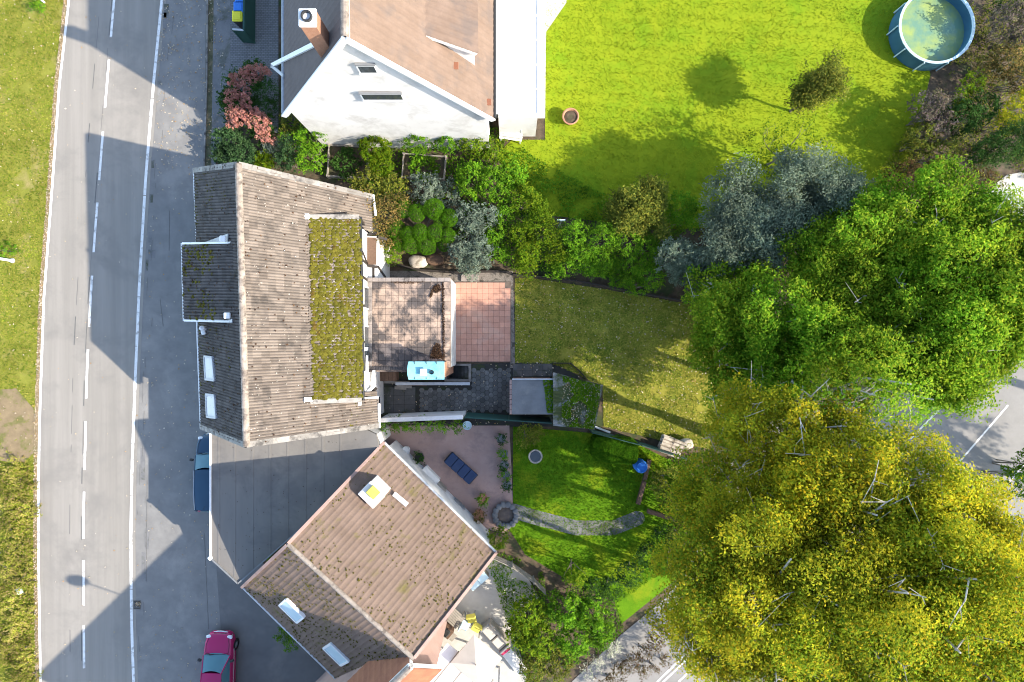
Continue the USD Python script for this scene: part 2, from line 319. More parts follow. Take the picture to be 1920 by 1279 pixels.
mat("water", {"g": ("geometry", {}), "n": ("noise_texture", {"scale": 1.3, "detail": 3}), "r": ("rgb_ramp", {"ramp": [(.35, (.13, .24, .16)), (.65, (.26, .33, .10))]}),
    "n2": ("noise_texture", {"scale": 5, "detail": 2}), "b": ("bump", {"strength": .25, "distance": .03}), "p": ("principled_bsdf", {"roughness": .05, "ior": 1.33})},
    [("g.position", "n.vector"), ("n.fac", "r.fac"), ("r.color", "p.base_color"), ("g.position", "n2.vector"), ("n2.fac", "b.height"), ("b.normal", "p.normal")], "p.BSDF")
mat("brick_paving", {"g": ("geometry", {}), "k": ("brick_texture", {"scale": 1.0, "brick_width": .2, "row_height": .1, "mortar_size": .008, "color1": (.13, .13, .135), "color2": (.17, .168, .17), "mortar": (.06, .062, .055)}),
    "p": ("principled_bsdf", {"roughness": .9})}, [("g.position", "k.vector"), ("k.color", "p.base_color")], "p.BSDF")
# foliage and grass
leafm("grass_meadow", [(0.067, 0.123, 0.011), (0.134, 0.190, 0.016), (0.224, 0.246, 0.025), (0.336, 0.280, 0.067)], .5, .7, 1.25, .25)
leafm("grass_lawn", [(0.081, 0.135, 0.014), (0.162, 0.209, 0.022), (0.284, 0.284, 0.035), (0.405, 0.351, 0.068)], .7, .7, 1.25, .25)
leafm("grass_fine", [(0.134, 0.220, 0.007), (0.207, 0.268, 0.010), (0.268, 0.299, 0.015)], .5, .85, 1.15, .3)
leafm("grass_deep", [(.045, .125, .004), (.09, .19, .006), (.16, .24, .010)], .5, .8, 1.2, .3)
leafm("bramble", [(0.144, 0.216, 0.019), (0.288, 0.312, 0.036), (0.432, 0.372, 0.096), (0.360, 0.264, 0.120)], .9, .5, 1.3)
leafm("leaf_green", [(0.072, 0.192, 0.012), (0.132, 0.300, 0.014), (0.216, 0.384, 0.022), (0.360, 0.456, 0.036)], .35, .7, 1.3, .5, [(0.108, 0.228, 0.014), (0.180, 0.324, 0.019), (0.300, 0.408, 0.024), (0.432, 0.468, 0.036)])
leafm("leaf_yellow", [(0.138, 0.207, 0.016), (0.299, 0.345, 0.018), (0.506, 0.460, 0.021), (0.667, 0.460, 0.023), (0.460, 0.460, 0.028), (0.230, 0.322, 0.021)], .35, .7, 1.3, .5, [(0.115, 0.196, 0.016), (0.196, 0.287, 0.018), (0.299, 0.368, 0.021), (0.414, 0.425, 0.025), (0.575, 0.368, 0.023)])
leafm("leaf_lime", [(.07, .15, .008), (.12, .21, .010), (.22, .27, .015)], 1.0, .6, 1.3, .35)
leafm("leaf_mid", [(0.060, 0.168, 0.010), (0.108, 0.252, 0.012), (0.192, 0.324, 0.017)], 1.0, .55, 1.3, .3)
leafm("leaf_dark", [(.02, .06, .012), (.035, .09, .014), (.06, .12, .024)], 1.2, .6, 1.3, .2)
leafm("leaf_gloss", [(.02, .05, .018), (.03, .07, .022), (.07, .12, .05)], 1.2, .6, 1.3, .15)
leafm("leaf_silver", [(0.110, 0.151, 0.109), (0.165, 0.216, 0.157), (0.275, 0.324, 0.237)], 1.4, .55, 1.25, .15)
leafm("leaf_bluegrey", [(0.132, 0.176, 0.110), (0.187, 0.242, 0.160), (0.264, 0.308, 0.209)], .8, .6, 1.25, .2)
leafm("leaf_topiary", [(0.037, 0.119, 0.005), (0.062, 0.169, 0.006), (0.106, 0.213, 0.010)], 2.5, .7, 1.2, .25)
leafm("leaf_autumn", [(.06, .075, .02), (.12, .115, .03), (.26, .19, .05), (.34, .22, .08)], 1.2, .5, 1.3, .3)
leafm("leaf_olive", [(0.075, 0.112, 0.019), (0.150, 0.181, 0.025), (0.275, 0.263, 0.037)], .8, .6, 1.3, .3)
leafm("leaf_rust", [(.07, .04, .02), (.13, .07, .03), (.06, .075, .02), (.2, .12, .06)], 1.5, .6, 1.3)
leafm("petal_pink", [(0.408, 0.144, 0.120), (0.540, 0.228, 0.192), (0.480, 0.264, 0.216), (0.360, 0.168, 0.096)], 2.0, .75, 1.2, .3)
leafm("petal_white", [(.5, .5, .38), (.62, .6, .5), (.2, .26, .1)], 2.0, .75, 1.2, .3)
leafm("petal_mauve", [(.20, .14, .16), (.12, .13, .05), (.26, .19, .17)], 2.0, .7, 1.2, .3)
leafm("fallen_leaf", [(.30, .24, .13), (.52, .46, .36), (.34, .20, .07), (.6, .55, .46)], 3, .8, 1.2, .1)
leafm("lichen", [(.30, .27, .23), (.46, .43, .38), (.22, .20, .17)], 3, .8, 1.2, .02)
leafm("leaf_litter", [(.035, .02, .014), (.07, .04, .025), (.11, .065, .035)], 3, .7, 1.2, .05)

# ---------------------------------------------------------------- the ground and the roads
STR = dict(kind="structure")
pit = pxpoly([(838, 686), (879, 686), (879, 711), (838, 711)])
ground = Polygon([(-500, -500), (500, -500), (500, 500), (-500, 500)])
obj("ground", MB().sheet(ground.difference(pit), -.03).get(), "soil", **STR)
LE = [(150, -220), (127, 0), (109, 160), (95, 360), (80, 560), (73, 760), (70, 900), (70, 1050), (74, 1279), (90, 1520)]      # outer side of the left edge line
RE = [(330, -220), (306, 0), (291, 150), (276, 330), (264, 530), (256, 715), (250, 880), (248, 1000), (249, 1160), (253, 1279), (262, 1520)]
DS = [(236, -220), (214, 0), (193, 250), (178, 440), (170, 560), (163, 700), (160, 830), (157, 960), (157, 1100), (158, 1279), (168, 1520)]
def interp(L, y): return float(np.interp(y, [p[1] for p in L], [p[0] for p in L]))
road = pxpoly([(x - 5, y) for x, y in LE] + [(x + 6, y) for x, y in RE[::-1]])
obj("road", MB().sheet(road, .004).get(), "asphalt", **STR)
side = pxpoly([(x + 6, y) for x, y in RE] + [(470, 1520), (420, 1279), (402, 960), (480, 800), (480, 318), (386, 318), (388, 150), (392, -220)])
obj("roadside_asphalt", MB().sheet(side, 0.0).get(), "old_asphalt", **STR)
def strip(L, y0, y1, o0, o1, z, step=30):
    ys = np.linspace(y0, y1, max(2, int((y1 - y0) / step) + 1))
    return [tuple(G(interp(L, y) + o0, y)) for y in ys] + [tuple(G(interp(L, y) + o1, y)) for y in ys[::-1]]
mk = MB()
mk.sheet(Polygon(strip(LE, -200, 1500, 0, 4.6, 0)), .009)
obj("edge_line", mk.get(), "road_paint", **STR)
cuts = [-200, 184, 366, 556, 744, 928, 1104, 1250, 1500]
for a, b in zip(cuts[:-1], cuts[1:]):
    obj("edge_line", MB().sheet(Polygon(strip(RE, a + 1.5, b, -5, .2, 0)), .009).get(), "road_paint", **STR)
for a, b in ((-110, -22), (-14, 70), (112, 202), (247, 338), (380, 473), (517, 613), (655, 747), (790, 881), (922, 1010), (1050, 1135), (1172, 1253), (1296, 1380)):
    obj("centre_dash", MB().sheet(Polygon(strip(DS, a, b, -2.2, 2.2, 0)), .009).get(), "road_paint", **STR)
tar = MB()
rg = np.random.default_rng(5)
for L, o in ((DS, -4.2), (DS, -26)):
    y = -100.0
    while y < 1400:
        l = rg.uniform(14, 60) if o < -10 else rg.uniform(30, 70)
        w = rg.uniform(.35, .7)
        tar.sheet(Polygon(strip(L, y, y + l, o - w + rg.uniform(-1, 1), o + w, 0)), .0085); y += l + rg.uniform(10, 70) * (1.5 if o < -10 else 1)
y = 30.0
while y < 1250:
    l = rg.uniform(8, 50); o = rg.uniform(8, 24)
    tar.sheet(Polygon(strip(RE, y, y + l, o, o + rg.uniform(.5, 1.0), 0)), .0085); y += l + rg.uniform(4, 60)
for x0, y0, x1, y1 in ((318, 395, 317, 470), (383, 1000, 391, 1180), (276, 900, 274, 1090), (300, 560, 306, 612)):
    tar.beam(W(x0, y0, .0), W(x1, y1, .0), .03, .016)
obj("road_joints", tar.get(), "joint_tar", kind="stuff")
pt = MB()
for cx, cy, w, h in ((312, 20, 10, 26), (309, 42, 7, 38), (299, 152, 8, 14), (287, 305, 6, 20), (284, 372, 7, 16), (282, 445, 7, 20), (285, 476, 14, 16), (276, 497, 5, 22), (268, 870, 9, 60), (276, 1010, 8, 40), (270, 1060, 9, 50)):
    pt.sheet(pxpoly([(cx - w / 2, cy - h / 2), (cx + w / 2, cy - h / 2 + 1), (cx + w / 2 - 1, cy + h / 2), (cx - w / 2, cy + h / 2)]), .0045)
obj("asphalt_patches", pt.get(), "walk", **STR)
obj("pavement", MB().sheet(pxpoly([(404, -200), (432, -200), (432, 200), (402, 318), (396, 318)]), .012).get(), "walk", **STR)
obj("moss_verge", MB().sheet(pxpoly([(389, -200), (405, -200), (398, 318), (383, 318)]), .008).get(), "moss_strip", **STR)
kb = [W(391, -200, .03), W(388, 150, .03), W(383, 318, .03)]
for a, b in zip(kb[:-1], kb[1:]):
    n = int(np.linalg.norm(b - a) / 1.0)
    for q in range(n):
        obj("kerb_stone", MB().beam(a + (b - a) * (q + .01) / n, a + (b - a) * (q + .99) / n, .09, .11).get(), "verge_tile", **STR)
obj("north_paving", MB().sheet(pxpoly([(432, -200), (522, -200), (522, 250), (432, 230)]), .010).get(), "brick_paving", **STR)
mead = Polygon([tuple(G(-800, -220))] + [tuple(G(x - 6, y)) for x, y in LE] + [tuple(G(-800, 1520))])
obj("meadow", MB().sheet(mead, -.01).get(), "meadow_soil", **STR)
track = pxpoly([(-60, 735), (30, 728), (66, 770), (68, 845), (40, 872), (-60, 850)])
obj("dirt_track", MB().sheet(track, -.004).get(), "dirt", **STR)
lip = Polygon(strip(LE, -200, 1500, -6.5, -1, 0)).buffer(.02)
obj("road_edge_dirt", MB().sheet(lip, .006).get(), "dirt", **STR)
view = pxpoly([(-60, -60), (1980, -60), (1980, 1340), (-60, 1340)])
def dirtmask(p, r): return (r.uniform(0, 1, len(p)) < .93 - .9 * shapely.contains_xy(track, p[:, 0], p[:, 1])) & (meshkit.fbm(np.column_stack([p * .9, p[:, 0] * 0]), 3, 4) > .27)
mv = mead.intersection(view)
obj("meadow_grass", blades(mv, 46000, .045, 11, .024, 2.4, 0, dirtmask), "grass_meadow", kind="stuff", rnd=3)
north_lawn = pxpoly([(1022, -200), (1700, -200), (1720, 40), (1745, 140), (1700, 330), (1560, 420), (1250, 430), (1000, 400), (930, 290), (960, 262), (1022, 262)])
obj("north_lawn", MB().sheet(north_lawn, -.015).get(), "fine_lawn", **STR)
def stripes(p, r): return r.uniform(0, 1, len(p)) < .6 + .2 * np.sin((p[:, 1] + .1 * p[:, 0]) * 2 * math.pi / .7 + 4 * meshkit.fbm(np.column_stack([p * .4, p[:, 0] * 0]), 2, 3)) + .6 * (meshkit.fbm(np.column_stack([p * .8, p[:, 0] * 0]), 3, 8) - .5)
obj("north_lawn_grass", blades(north_lawn.intersection(view), 62000, .065, 12, .022, 1.0, -.01, stripes), "grass_fine", kind="stuff", rnd=3)
lawn = pxpoly([(966, 522), (1000, 522), (1120, 540), (1300, 572), (1380, 600), (1400, 720), (1330, 842), (1240, 826), (1132, 800), (1130, 726), (1080, 700), (1040, 684), (966, 680)])
obj("garden_lawn", MB().sheet(lawn, -.015).get(), "lawn_soil", **STR)
obj("garden_lawn_grass", blades(lawn, 34000, .028, 13, .026, 3.2, -.01, lambda p, r: meshkit.fbm(np.column_stack([p * 1.3, p[:, 0] * 0]), 3, 9) > .29), "grass_lawn", kind="stuff", rnd=3)
obj("lawn_tufts", blades(lawn, 5000, .08, 15, .03, .9, -.01, lambda p, r: meshkit.fbm(np.column_stack([p * 2.2, p[:, 0] * 0]), 3, 19) > .5), "grass_meadow", kind="stuff", rnd=3)
south_lawn = pxpoly([(962, 800), (1110, 812), (1200, 835), (1290, 880), (1300, 960), (1262, 1060), (1160, 1130), (1060, 1085), (985, 1040), (950, 985), (962, 950)])
obj("south_lawn", MB().sheet(south_lawn, -.015).get(), "deep_lawn", **STR)
obj("south_lawn_grass", blades(south_lawn, 22000, .07, 14, .022, 1.0, -.01), "grass_deep", kind="stuff", rnd=3)
curve = LineString([G(962, 958), G(1010, 972), (G(1080, 990)), G(1150, 990), G(1195, 972)]).buffer(.42)
obj("garden_path", MB().sheet(curve, -.004).get(), "walk", **STR)
obj("grass_bank", MB().sheet(pxpoly([(1150, 1120), (1270, 1035), (1310, 1010), (1300, 1060), (1240, 1110), (1165, 1170)]), -.012).get(), "deep_lawn", **STR)
park = pxpoly([(1060, 1290), (1165, 1190), (1250, 1120), (1320, 1010), (1330, 880), (1460, 780), (1700, 740), (1820, 380), (1870, 345), (2400, 240), (2400, 1600), (1000, 1600)])
obj("parking_area", MB().sheet(park, -.008).get(), "parking_asphalt", **STR)
obj("pale_parking_bay", MB().sheet(pxpoly([(1846, 372), (1866, 345), (1888, 328), (2100, 290), (2100, 480), (1846, 480)]), .004).get(), "pale_concrete", **STR)
for a, b in (((1707, 823), (1777, 752)), ((1793, 873), (1890, 760)), ((1232, 1279), (1308, 1205)), ((1238, 1284), (1318, 1208)), ((1272, 1279), (1330, 1222)), ((1890, 905), (1960, 830)), ((1345, 1290), (1400, 1235))):
    p, q = G(*a), G(*b)
    obj("bay_line", MB().sheet(LineString([p, q]).buffer(.05, cap_style="flat"), .0).get(), "road_paint", **STR)
obj("south_yard", MB().sheet(pxpoly([(402, 1010), (470, 1040), (760, 1240), (800, 1560), (470, 1560), (421, 1279)]), .006).get(), "yard_asphalt", **STR)
obj("south_patio", MB().sheet(pxpoly([(700, 798), (955, 798), (962, 950), (950, 1000), (900, 990), (700, 830)]), .0).get(), "pink_paving", **STR)
obj("south_terrace", MB().sheet(pxpoly([(860, 1060), (925, 1040), (985, 1075), (1010, 1120), (960, 1180), (1000, 1300), (780, 1300), (770, 1200)]), -.004).get(), "pale_concrete", **STR)
obj("gravel_strip", MB().sheet(pxpoly([(700, 508), (962, 508), (966, 690), (956, 690), (956, 532), (700, 532)]), .0).get(), "gravel", **STR)
yard = pxpoly([(700, 690), (957, 680), (1036, 680), (1085, 705), (1090, 800), (690, 800)]).difference(pit)
obj("yard_ground", MB().sheet(yard, -.012).get(), "yard_base", **STR)
# hexagonal pavers, each a piece of the yard
yp = UsdGeom.Xform.Define(stage, "/World/yard_paving").GetPrim(); setd(yp, kind="structure")
hexa = pxpoly([(783, 730), (884, 728), (886, 694), (955, 690), (957, 774), (783, 774)])
R = .165; n = 0
x0, y0, x1, y1 = hexa.bounds
for i in range(int((x1 - x0) / (R * 1.5)) + 2):
    for j in range(int((y1 - y0) / (R * 1.732)) + 2):
        c = (x0 + i * R * 1.5, y0 + (j + .5 * (i % 2)) * R * 1.732)
        if hexa.contains(shapely.Point(c)) and n < 299:
            z = .012 + rg.uniform(-.004, .004); n += 1
            ri = R * .94
            V = [(c[0] + ri * k * math.cos(t), c[1] + ri * k * math.sin(t), zz) for k, zz in ((1, z - .03), (1, z - .006), (.9, z)) for t in np.arange(6) * math.pi / 3]
            f = [(a, (a + 1) % 6, 6 + (a + 1) % 6) for a in range(6)] + [(a, 6 + (a + 1) % 6, 6 + a) for a in range(6)] + [(6 + a, 6 + (a + 1) % 6, 12 + (a + 1) % 6) for a in range(6)] + [(6 + a, 12 + (a + 1) % 6, 12 + a) for a in range(6)] + [(12, 12 + q, 13 + q) for q in range(1, 5)]
            obj("hexagonal_paver", (V, f), "hex_paver", yp)
for (x0, y0, x1, y1) in ((718, 726, 779, 774), (962, 682, 1036, 706), (700, 740, 716, 776)):
    nx = max(1, round((x1 - x0) / 20)); ny = max(1, round((y1 - y0) / 16))
    for i in range(nx):
        for j in range(ny):
            a, b = G(x0 + (x1 - x0) * i / nx, y0 + (y1 - y0) * j / ny), G(x0 + (x1 - x0) * (i + 1) / nx, y0 + (y1 - y0) * (j + 1) / ny)
            obj("concrete_slab", MB().box((*(a + b) / 2, .0), (abs(b[0] - a[0]) - .012, abs(b[1] - a[1]) - .012, .04 + rg.uniform(0, .006)), 0, .006).get(), "yard_slab", yp)
# terracotta patio, tile by tile
pp = UsdGeom.Xform.Define(stage, "/World/tiled_patio").GetPrim(); setd(pp, kind="structure")
a, b = G(854, 530), G(957, 678)
obj("patio_bed", MB().box(((a[0] + b[0]) / 2, (a[1] + b[1]) / 2, .0), (b[0] - a[0] + .08, a[1] - b[1] + .08, .09), 0, .01).get(), "grout", pp)
nx, ny = 10, 14; dx, dy = (b[0] - a[0]) / nx, (b[1] - a[1]) / ny
for i in range(nx):
    for j in range(ny):
        if (i == nx - 1 and j in (0,)): continue
        c = (a[0] + (i + .5) * dx, a[1] + (j + .5) * dy, .05 + rg.uniform(-.002, .002))
        obj("patio_tile", MB().box(c, (dx - .010, -dy - .010, .03), 0, .004).get(), "terracotta", pp)
# litter on the ground
rl = np.random.default_rng(77)
pts = np.vstack([inside(side.intersection(view), 480, rl), inside(road.intersection(view), 150, rl), inside(pxpoly([(300, 0), (432, 0), (405, 318), (290, 318)]), 420, rl)])
obj("road_leaves", kites(np.column_stack([pts, np.full(len(pts), .022)]), rl.normal(size=(len(pts), 3)) * .25 + [0, 0, 1], .085, rl, .7), "fallen_leaf", kind="stuff", rnd=4)
pts = np.vstack([inside(lawn, 900, rl), inside(yard, 260, rl), inside(mv, 500, rl)])
obj("fallen_leaves", kites(np.column_stack([pts, np.full(len(pts), .05)]), rl.normal(size=(len(pts), 3)) * .3 + [0, 0, 1], .08, rl, .7), "fallen_leaf", kind="stuff", rnd=4)
ep = inside(lip.intersection(view), 2600, rl)
obj("verge_litter", kites(np.column_stack([ep, np.full(len(ep), .02)]), rl.normal(size=(len(ep), 3)) * .4 + [0, 0, 1], .07, rl, .7), "fallen_leaf", kind="stuff", rnd=4)

def cover(name, polys, n, seed, m, size=.11, hgt=.22):
    r = np.random.default_rng(seed); po = shapely.union_all(polys); p = inside(po, int(n * 1.6), r); p = p[meshkit.fbm(np.column_stack([p * .9, p[:, 0] * 0]), 3, seed) > .40]
    obj(name, kites(np.column_stack([p, r.uniform(0, hgt, len(p)) * (.4 + meshkit.fbm(np.column_stack([p * 1.5, p[:, 0] * 0]), 2, seed))]), r.normal(size=(len(p), 3)) * .5 + [0, 0, .8], size, r, .6), m, kind="stuff", rnd=4)
cover("ground_cover_bed", [pxpoly([(524, 222), (930, 240), (1010, 300), (1240, 420), (1240, 530), (960, 505), (715, 365), (520, 300)])], 15000, 811, "leaf_mid")
cover("ground_cover_border", [pxpoly([(1640, 330), (1760, 150), (1840, -40), (1990, -40), (1990, 330), (1840, 360)]), pxpoly([(1240, 420), (1560, 425), (1660, 360), (1660, 500), (1300, 570)])], 13000, 812, "leaf_olive")
cover("ground_cover_south", [pxpoly([(905, 1030), (1000, 1050), (1160, 1130), (1170, 1180), (1060, 1290), (990, 1290), (930, 1100)]), pxpoly([(1200, 870), (1300, 850), (1330, 1000), (1250, 1080), (1215, 1000)])], 8000, 813, "leaf_mid")
cover("meadow_weeds", [pxpoly([(-40, 850), (60, 870), (64, 1340), (-40, 1340)])], 5200, 814, "bramble", .13, .2)
# ---------------------------------------------------------------- the tiled house
class Face:
    """A roof slope: A-B along the ridge, D-C along the eave."""
    def __init__(s, A, B, C, D):
        s.A, s.B, s.C, s.D = [np.asarray(p, float) for p in (A, B, C, D)]
        s.n = np.cross(s.B - s.A, s.D - s.A) + np.cross(s.C - s.B, s.D - s.C) * 0; s.n /= np.linalg.norm(s.n)
        if s.n[2] < 0: s.n = -s.n
    def __call__(s, u, v):
        u, v = np.asarray(u, float)[..., None], np.asarray(v, float)[..., None]
        return (s.A * (1 - u) + s.B * u) * (1 - v) + (s.D * (1 - u) + s.C * u) * v
    def hit(s, px, py):
        """The point of the slope's plane seen at a pixel."""
        d = W(px, py, 0) - np.array([0, 0, H]); o = np.array([0, 0, H])
        return o + d * ((s.A - o) @ s.n) / (d @ s.n)
SS = np.linspace(0, 1, 9)
PROF = .058 * (0.5 - 0.5 * np.cos(4 * np.pi * SS)) ** .8
def tile(face, u0, u1, v0, v1, rng, lift=.03, drop=.032):
    j = rng.uniform(-.004, .004, 3)
    V = []
    for v, o in ((v0 - .004, .0), (v1 - .004, lift), (v1 - .004, lift - drop)):
        P = face(u0 + (u1 - u0) * (.02 + .96 * SS), np.full(9, v)); V.append(P + face.n * (PROF + o + j[0] + j[1] * (SS - .5) + .012)[:, None])
    V = np.vstack(V); f = []
    for r in range(2):
        for q in range(8):
            a = r * 9 + q; f += [(a, a + 9, a + 10), (a, a + 10, a + 1)]
    return V, np.array(f)
def orient(face, V, f):
    e = V[f[0]]; n = np.cross(e[1] - e[0], e[2] - e[0])
    return f if n @ face.n > 0 else f[:, ::-1]
def lay_tiles(face, nu, nv, m, parent, parts=0, skip=None, seed=1, name="roof_tile"):
    rng = np.random.default_rng(seed); rest = MB(); k = 0
    for j in range(nv):
        for i in range(nu):
            c = face((i + .5) / nu, (j + .5) / nv)
            if skip is not None and skip(c): continue
            V, f = tile(face, i / nu, (i + 1) / nu, j / nv, (j + 1) / nv, rng); f = orient(face, V, f)
            if k < parts: obj(name, (V, f), m, parent); k += 1
            else: rest.add(V, f)
    if rest.n: obj(name + "s", rest.get(), m, parent, kind="stuff", rnd=27)
def moss_on(face, nu, nv, dens, seed, m, parent, name="moss", r=.085, lim=None, rep=4):
    rng = np.random.default_rng(seed); ico = trimesh.creation.icosphere(1 if r > .06 else 0); b = MB()
    iv = ico.vertices; ff = ico.faces
    for j in range(nv):
        for i in range(nu * 2):
            u, v = (i + .5) / (nu * 2), (j + .75) / nv
            for t in range(rep):
                uu, vv = u + rng.uniform(-.25, .25) / nu, v + rng.uniform(-.45, .35) / nv
                p = face(uu, vv)
                if lim is not None and not lim(uu, vv): continue
                if meshkit.fbm(p * 1.1, 3, seed) * .55 + rng.uniform(0, .45) < 1 - dens: continue
                s = r * rng.uniform(.35, 1.35)
                d = iv * np.array([1, 1, 1]) * (1 + .3 * (rng.uniform(size=(len(iv), 1)) - .5))
                d = d - np.outer(d @ face.n, face.n) * .45
                b.add(p + face.n * .05 + d * s, ff)
    if b.n: obj(name, b.get(), m, parent, rnd=len(iv), kind="stuff")

rN, rS = W(447, 307, 8.1), W(462, 836, 8.1)
wN, wS = W(366, 318, 3.7), W(379, 802, 3.7)
eN, eS = W(696, 367, 3.17), W(708, 800, 3.17)
wS[0] = wN[0] + (wS[0] - wN[0])
FE, FW = Face(rN, rS, eS, eN), Face(rN, rS, wS, wN)
house = thing("tiled_house", "large grey brown tiled house with mossy dormers standing right on the road", "house", loc=(-11.3, 1.5, 0))
roof = group_x("roof", house)
dk = MB()
dk.slab([rN, rS, wS, wN], .16)
EDp = pxpoly([(584, 418), (700, 418), (700, 742), (584, 742)], 5.2)
E1 = FE.hit(577, 411); E2 = FE.hit(582, 749)
D1, D2 = W(673, 411, 4.75), W(678, 746, 4.75)
FD = Face(E1 + [0, 0, .02], E2 + [0, 0, .02], D2, D1)
def uof(y): return float(np.interp(-y, [-FE(0., .85)[1], -FE(1., .85)[1]], [0, 1]))
ua, ub = uof(E1[1] + .05), uof(E2[1] - .05); vm = .80
dk.slab([FE(0, 0), FE(ua, 0), FE(ua, 1), FE(0, 1)], .16); dk.slab([FE(ub, 0), FE(1, 0), FE(1, 1), FE(ub, 1)], .16); dk.slab([FE(ua, 0), FE(ub, 0), FE(ub, vm), FE(ua, vm)], .16)
obj("roof_deck", dk.get(), "dark_timber", roof)
dorm_poly = Polygon([E1[:2] + [.2, -.1], E2[:2] + [.2, .1], D2[:2] + [.9, .1], D1[:2] + [.9, -.1]])
W1, W2 = W(450, 458, 7.78), W(455, 600, 7.78)
W3, W4 = W(347, 598, 5.2), W(343, 460, 5.2)
FWD = Face(W1, W2, W3, W4)
wd_poly = Polygon([W1[:2] + [-.35, -.1], W2[:2] + [-.35, .1], W3[:2] + [0, .1], W4[:2] + [0, -.1]])
sky1 = [FW.hit(x, y) for x, y in ((388, 668), (403, 670), (407, 713), (390, 711))]
sky2 = [FW.hit(x, y) for x, y in ((391, 739), (407, 741), (410, 783), (393, 781))]
skp = shapely.union_all([Polygon([p[:2] for p in s]).buffer(-.05) for s in (sky1, sky2)])
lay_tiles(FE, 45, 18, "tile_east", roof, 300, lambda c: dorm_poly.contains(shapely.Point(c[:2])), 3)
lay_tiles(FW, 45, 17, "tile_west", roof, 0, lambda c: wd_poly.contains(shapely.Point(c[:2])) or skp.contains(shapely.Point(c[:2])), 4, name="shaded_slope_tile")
# ridge
n = 37; rr = np.random.default_rng(2)
for i in range(n):
    a, b = rN + (rS - rN) * i / n, rN + (rS - rN) * (i + 1.06) / n
    ang = np.linspace(-.15, math.pi + .15, 9); d = (b - a) / np.linalg.norm(b - a); side_ = np.cross(d, [0, 0, 1.0]); V = []
    for p, r in ((a, .135), (b, .15), (b, .12)):
        V += [p + side_ * math.cos(t) * r + np.array([0, 0, math.sin(t) * r - .01 + rr.uniform(-.004, .004)]) for t in ang]
    f = []
    for r in range(2):
        for q in range(8): x = r * 9 + q; f += [(x, x + 1, x + 10), (x, x + 10, x + 9)]
    obj("ridge_tile", (V, f), "ridge_tile", roof)
# verges: bent tiles along the gables
for (P, Q, nn) in ((rN, eN, 18), (rS, eS, 18), (rN, wN, 16), (rS, wS, 16)):
    fc = FE if Q is eN or Q is eS else FW
    out = (P - (rN + rS) / 2); out[2] = 0; out -= (out @ np.array([1, 0, 0])) * np.array([1, 0, 0]); out /= np.linalg.norm(out)
    for i in range(nn):
        a, b = P + (Q - P) * (i - .02) / nn, P + (Q - P) * (i + 1) / nn
        j = rr.uniform(0, .012); up = fc.n
        V = [a - out * .18 + up * (.06 + j), a + out * .07 + up * (.06 + j), a + out * .07 - up * .12, b - out * .18 + up * (.095 + j), b + out * .07 + up * (.095 + j), b + out * .07 - up * .10, b - out * .18 + up * .03]
        f = np.array([(0, 1, 4), (0, 4, 3), (1, 2, 5), (1, 5, 4), (3, 4, 5), (3, 5, 6)])
        obj("verge_tile", (V, f), "verge_tile", roof)
# gutters
for A, B, o in ((wN, W(371, 452, 3.7), -.07), (W(372, 604, 3.7), wS, -.07)):
    g = MB().tube([A + [o, .05, -.03], B + [o, -.05, -.05]], .065, 8)
    obj("gutter", g.get(), "white_metal", house, smooth=40)
g = MB(); g.tube([eN + [.08, .05, -.05], W(701, 404, 3.17) + [.08, 0, -.05]], .07, 8); obj("gutter", g.get(), "white_metal", house, smooth=40)
g = MB(); g.tube([W(707, 757, 3.17) + [.08, 0, -.05], eS + [.08, -.05, -.05]], .07, 8)
obj("gutter", g.get(), "white_metal", house, smooth=40)
# walls: gabled box set in from the eaves
iw, ie = .35, -.42
def inn(p, dx, dy): return np.array([p[0] + dx, p[1] + dy])
body = MB()
pn, ps = [], []
for lst, w, r, e, dy in ((pn, wN, rN, eN, -.3), (ps, wS, rS, eS, .3)):
    wx, ex = w[0] + iw, e[0] + ie
    zt = lambda x: (r[2] - (r[0] - x) / (r[0] - w[0]) * (r[2] - w[2]) if x < r[0] else r[2] - (x - r[0]) / (e[0] - r[0]) * (r[2] - e[2])) - .2
    lst += [np.array([wx, w[1] + dy, -.05]), np.array([wx, w[1] + dy, zt(wx)]), np.array([r[0], r[1] + dy, r[2] - .2]), np.array([ex, e[1] + dy, zt(ex)]), np.array([ex, e[1] + dy, -.05])]
f = [(i, (i + 1) % 5, 5 + (i + 1) % 5) for i in range(5)] + [(i, 5 + (i + 1) % 5, 5 + i) for i in range(5)] + [(0, 2, 1), (0, 3, 2), (0, 4, 3), (5, 6, 7), (5, 7, 8), (5, 8, 9)]
obj("wall", (pn + ps, f), "white_render", house)
# west dormer
wd = group_x("street_dormer", house)
lay_tiles(FWD, 12, 14, "tile_west", wd, 0, None, 6, name="dormer_tile")
d = MB(); d.slab([W1, W2, W3, W4], .14)
obj("dormer_deck", d.get(), "dark_timber", wd)
d = MB()
for a, b in ((W1, W4), (W2, W3)):
    s_ = 1 if a is W1 else -1
    at = FW.hit(432 if a is W1 else 440, 446 if a is W1 else 599)
    o = np.array([0, -.12 * s_, -.14])
    base1 = np.array([b[0] + .3, b[1] - .12 * s_, 3.9]); top1 = np.array([b[0] + .3, b[1] - .12 * s_, b[2] - .05]); back = a + o + [-.2, 0, -.1]
    V = [base1, top1, back, base1 - [0, .1 * s_, 0], top1 - [0, .1 * s_, 0], back - [0, .1 * s_, 0]]
    d.add(V, [(0, 1, 2), (3, 5, 4), (0, 2, 5), (0, 5, 3), (1, 4, 5), (1, 5, 2), (0, 3, 4), (0, 4, 1)])
fb = [W4 + [.3, -.12, -.1], W3 + [.3, .12, -.1]]
d.slab([fb[0], fb[1], np.array([fb[1][0], fb[1][1], 3.8]), np.array([fb[0][0], fb[0][1], 3.8])], .1)
obj("dormer_cheeks", d.get(), "white_render", wd)
wz = MB()
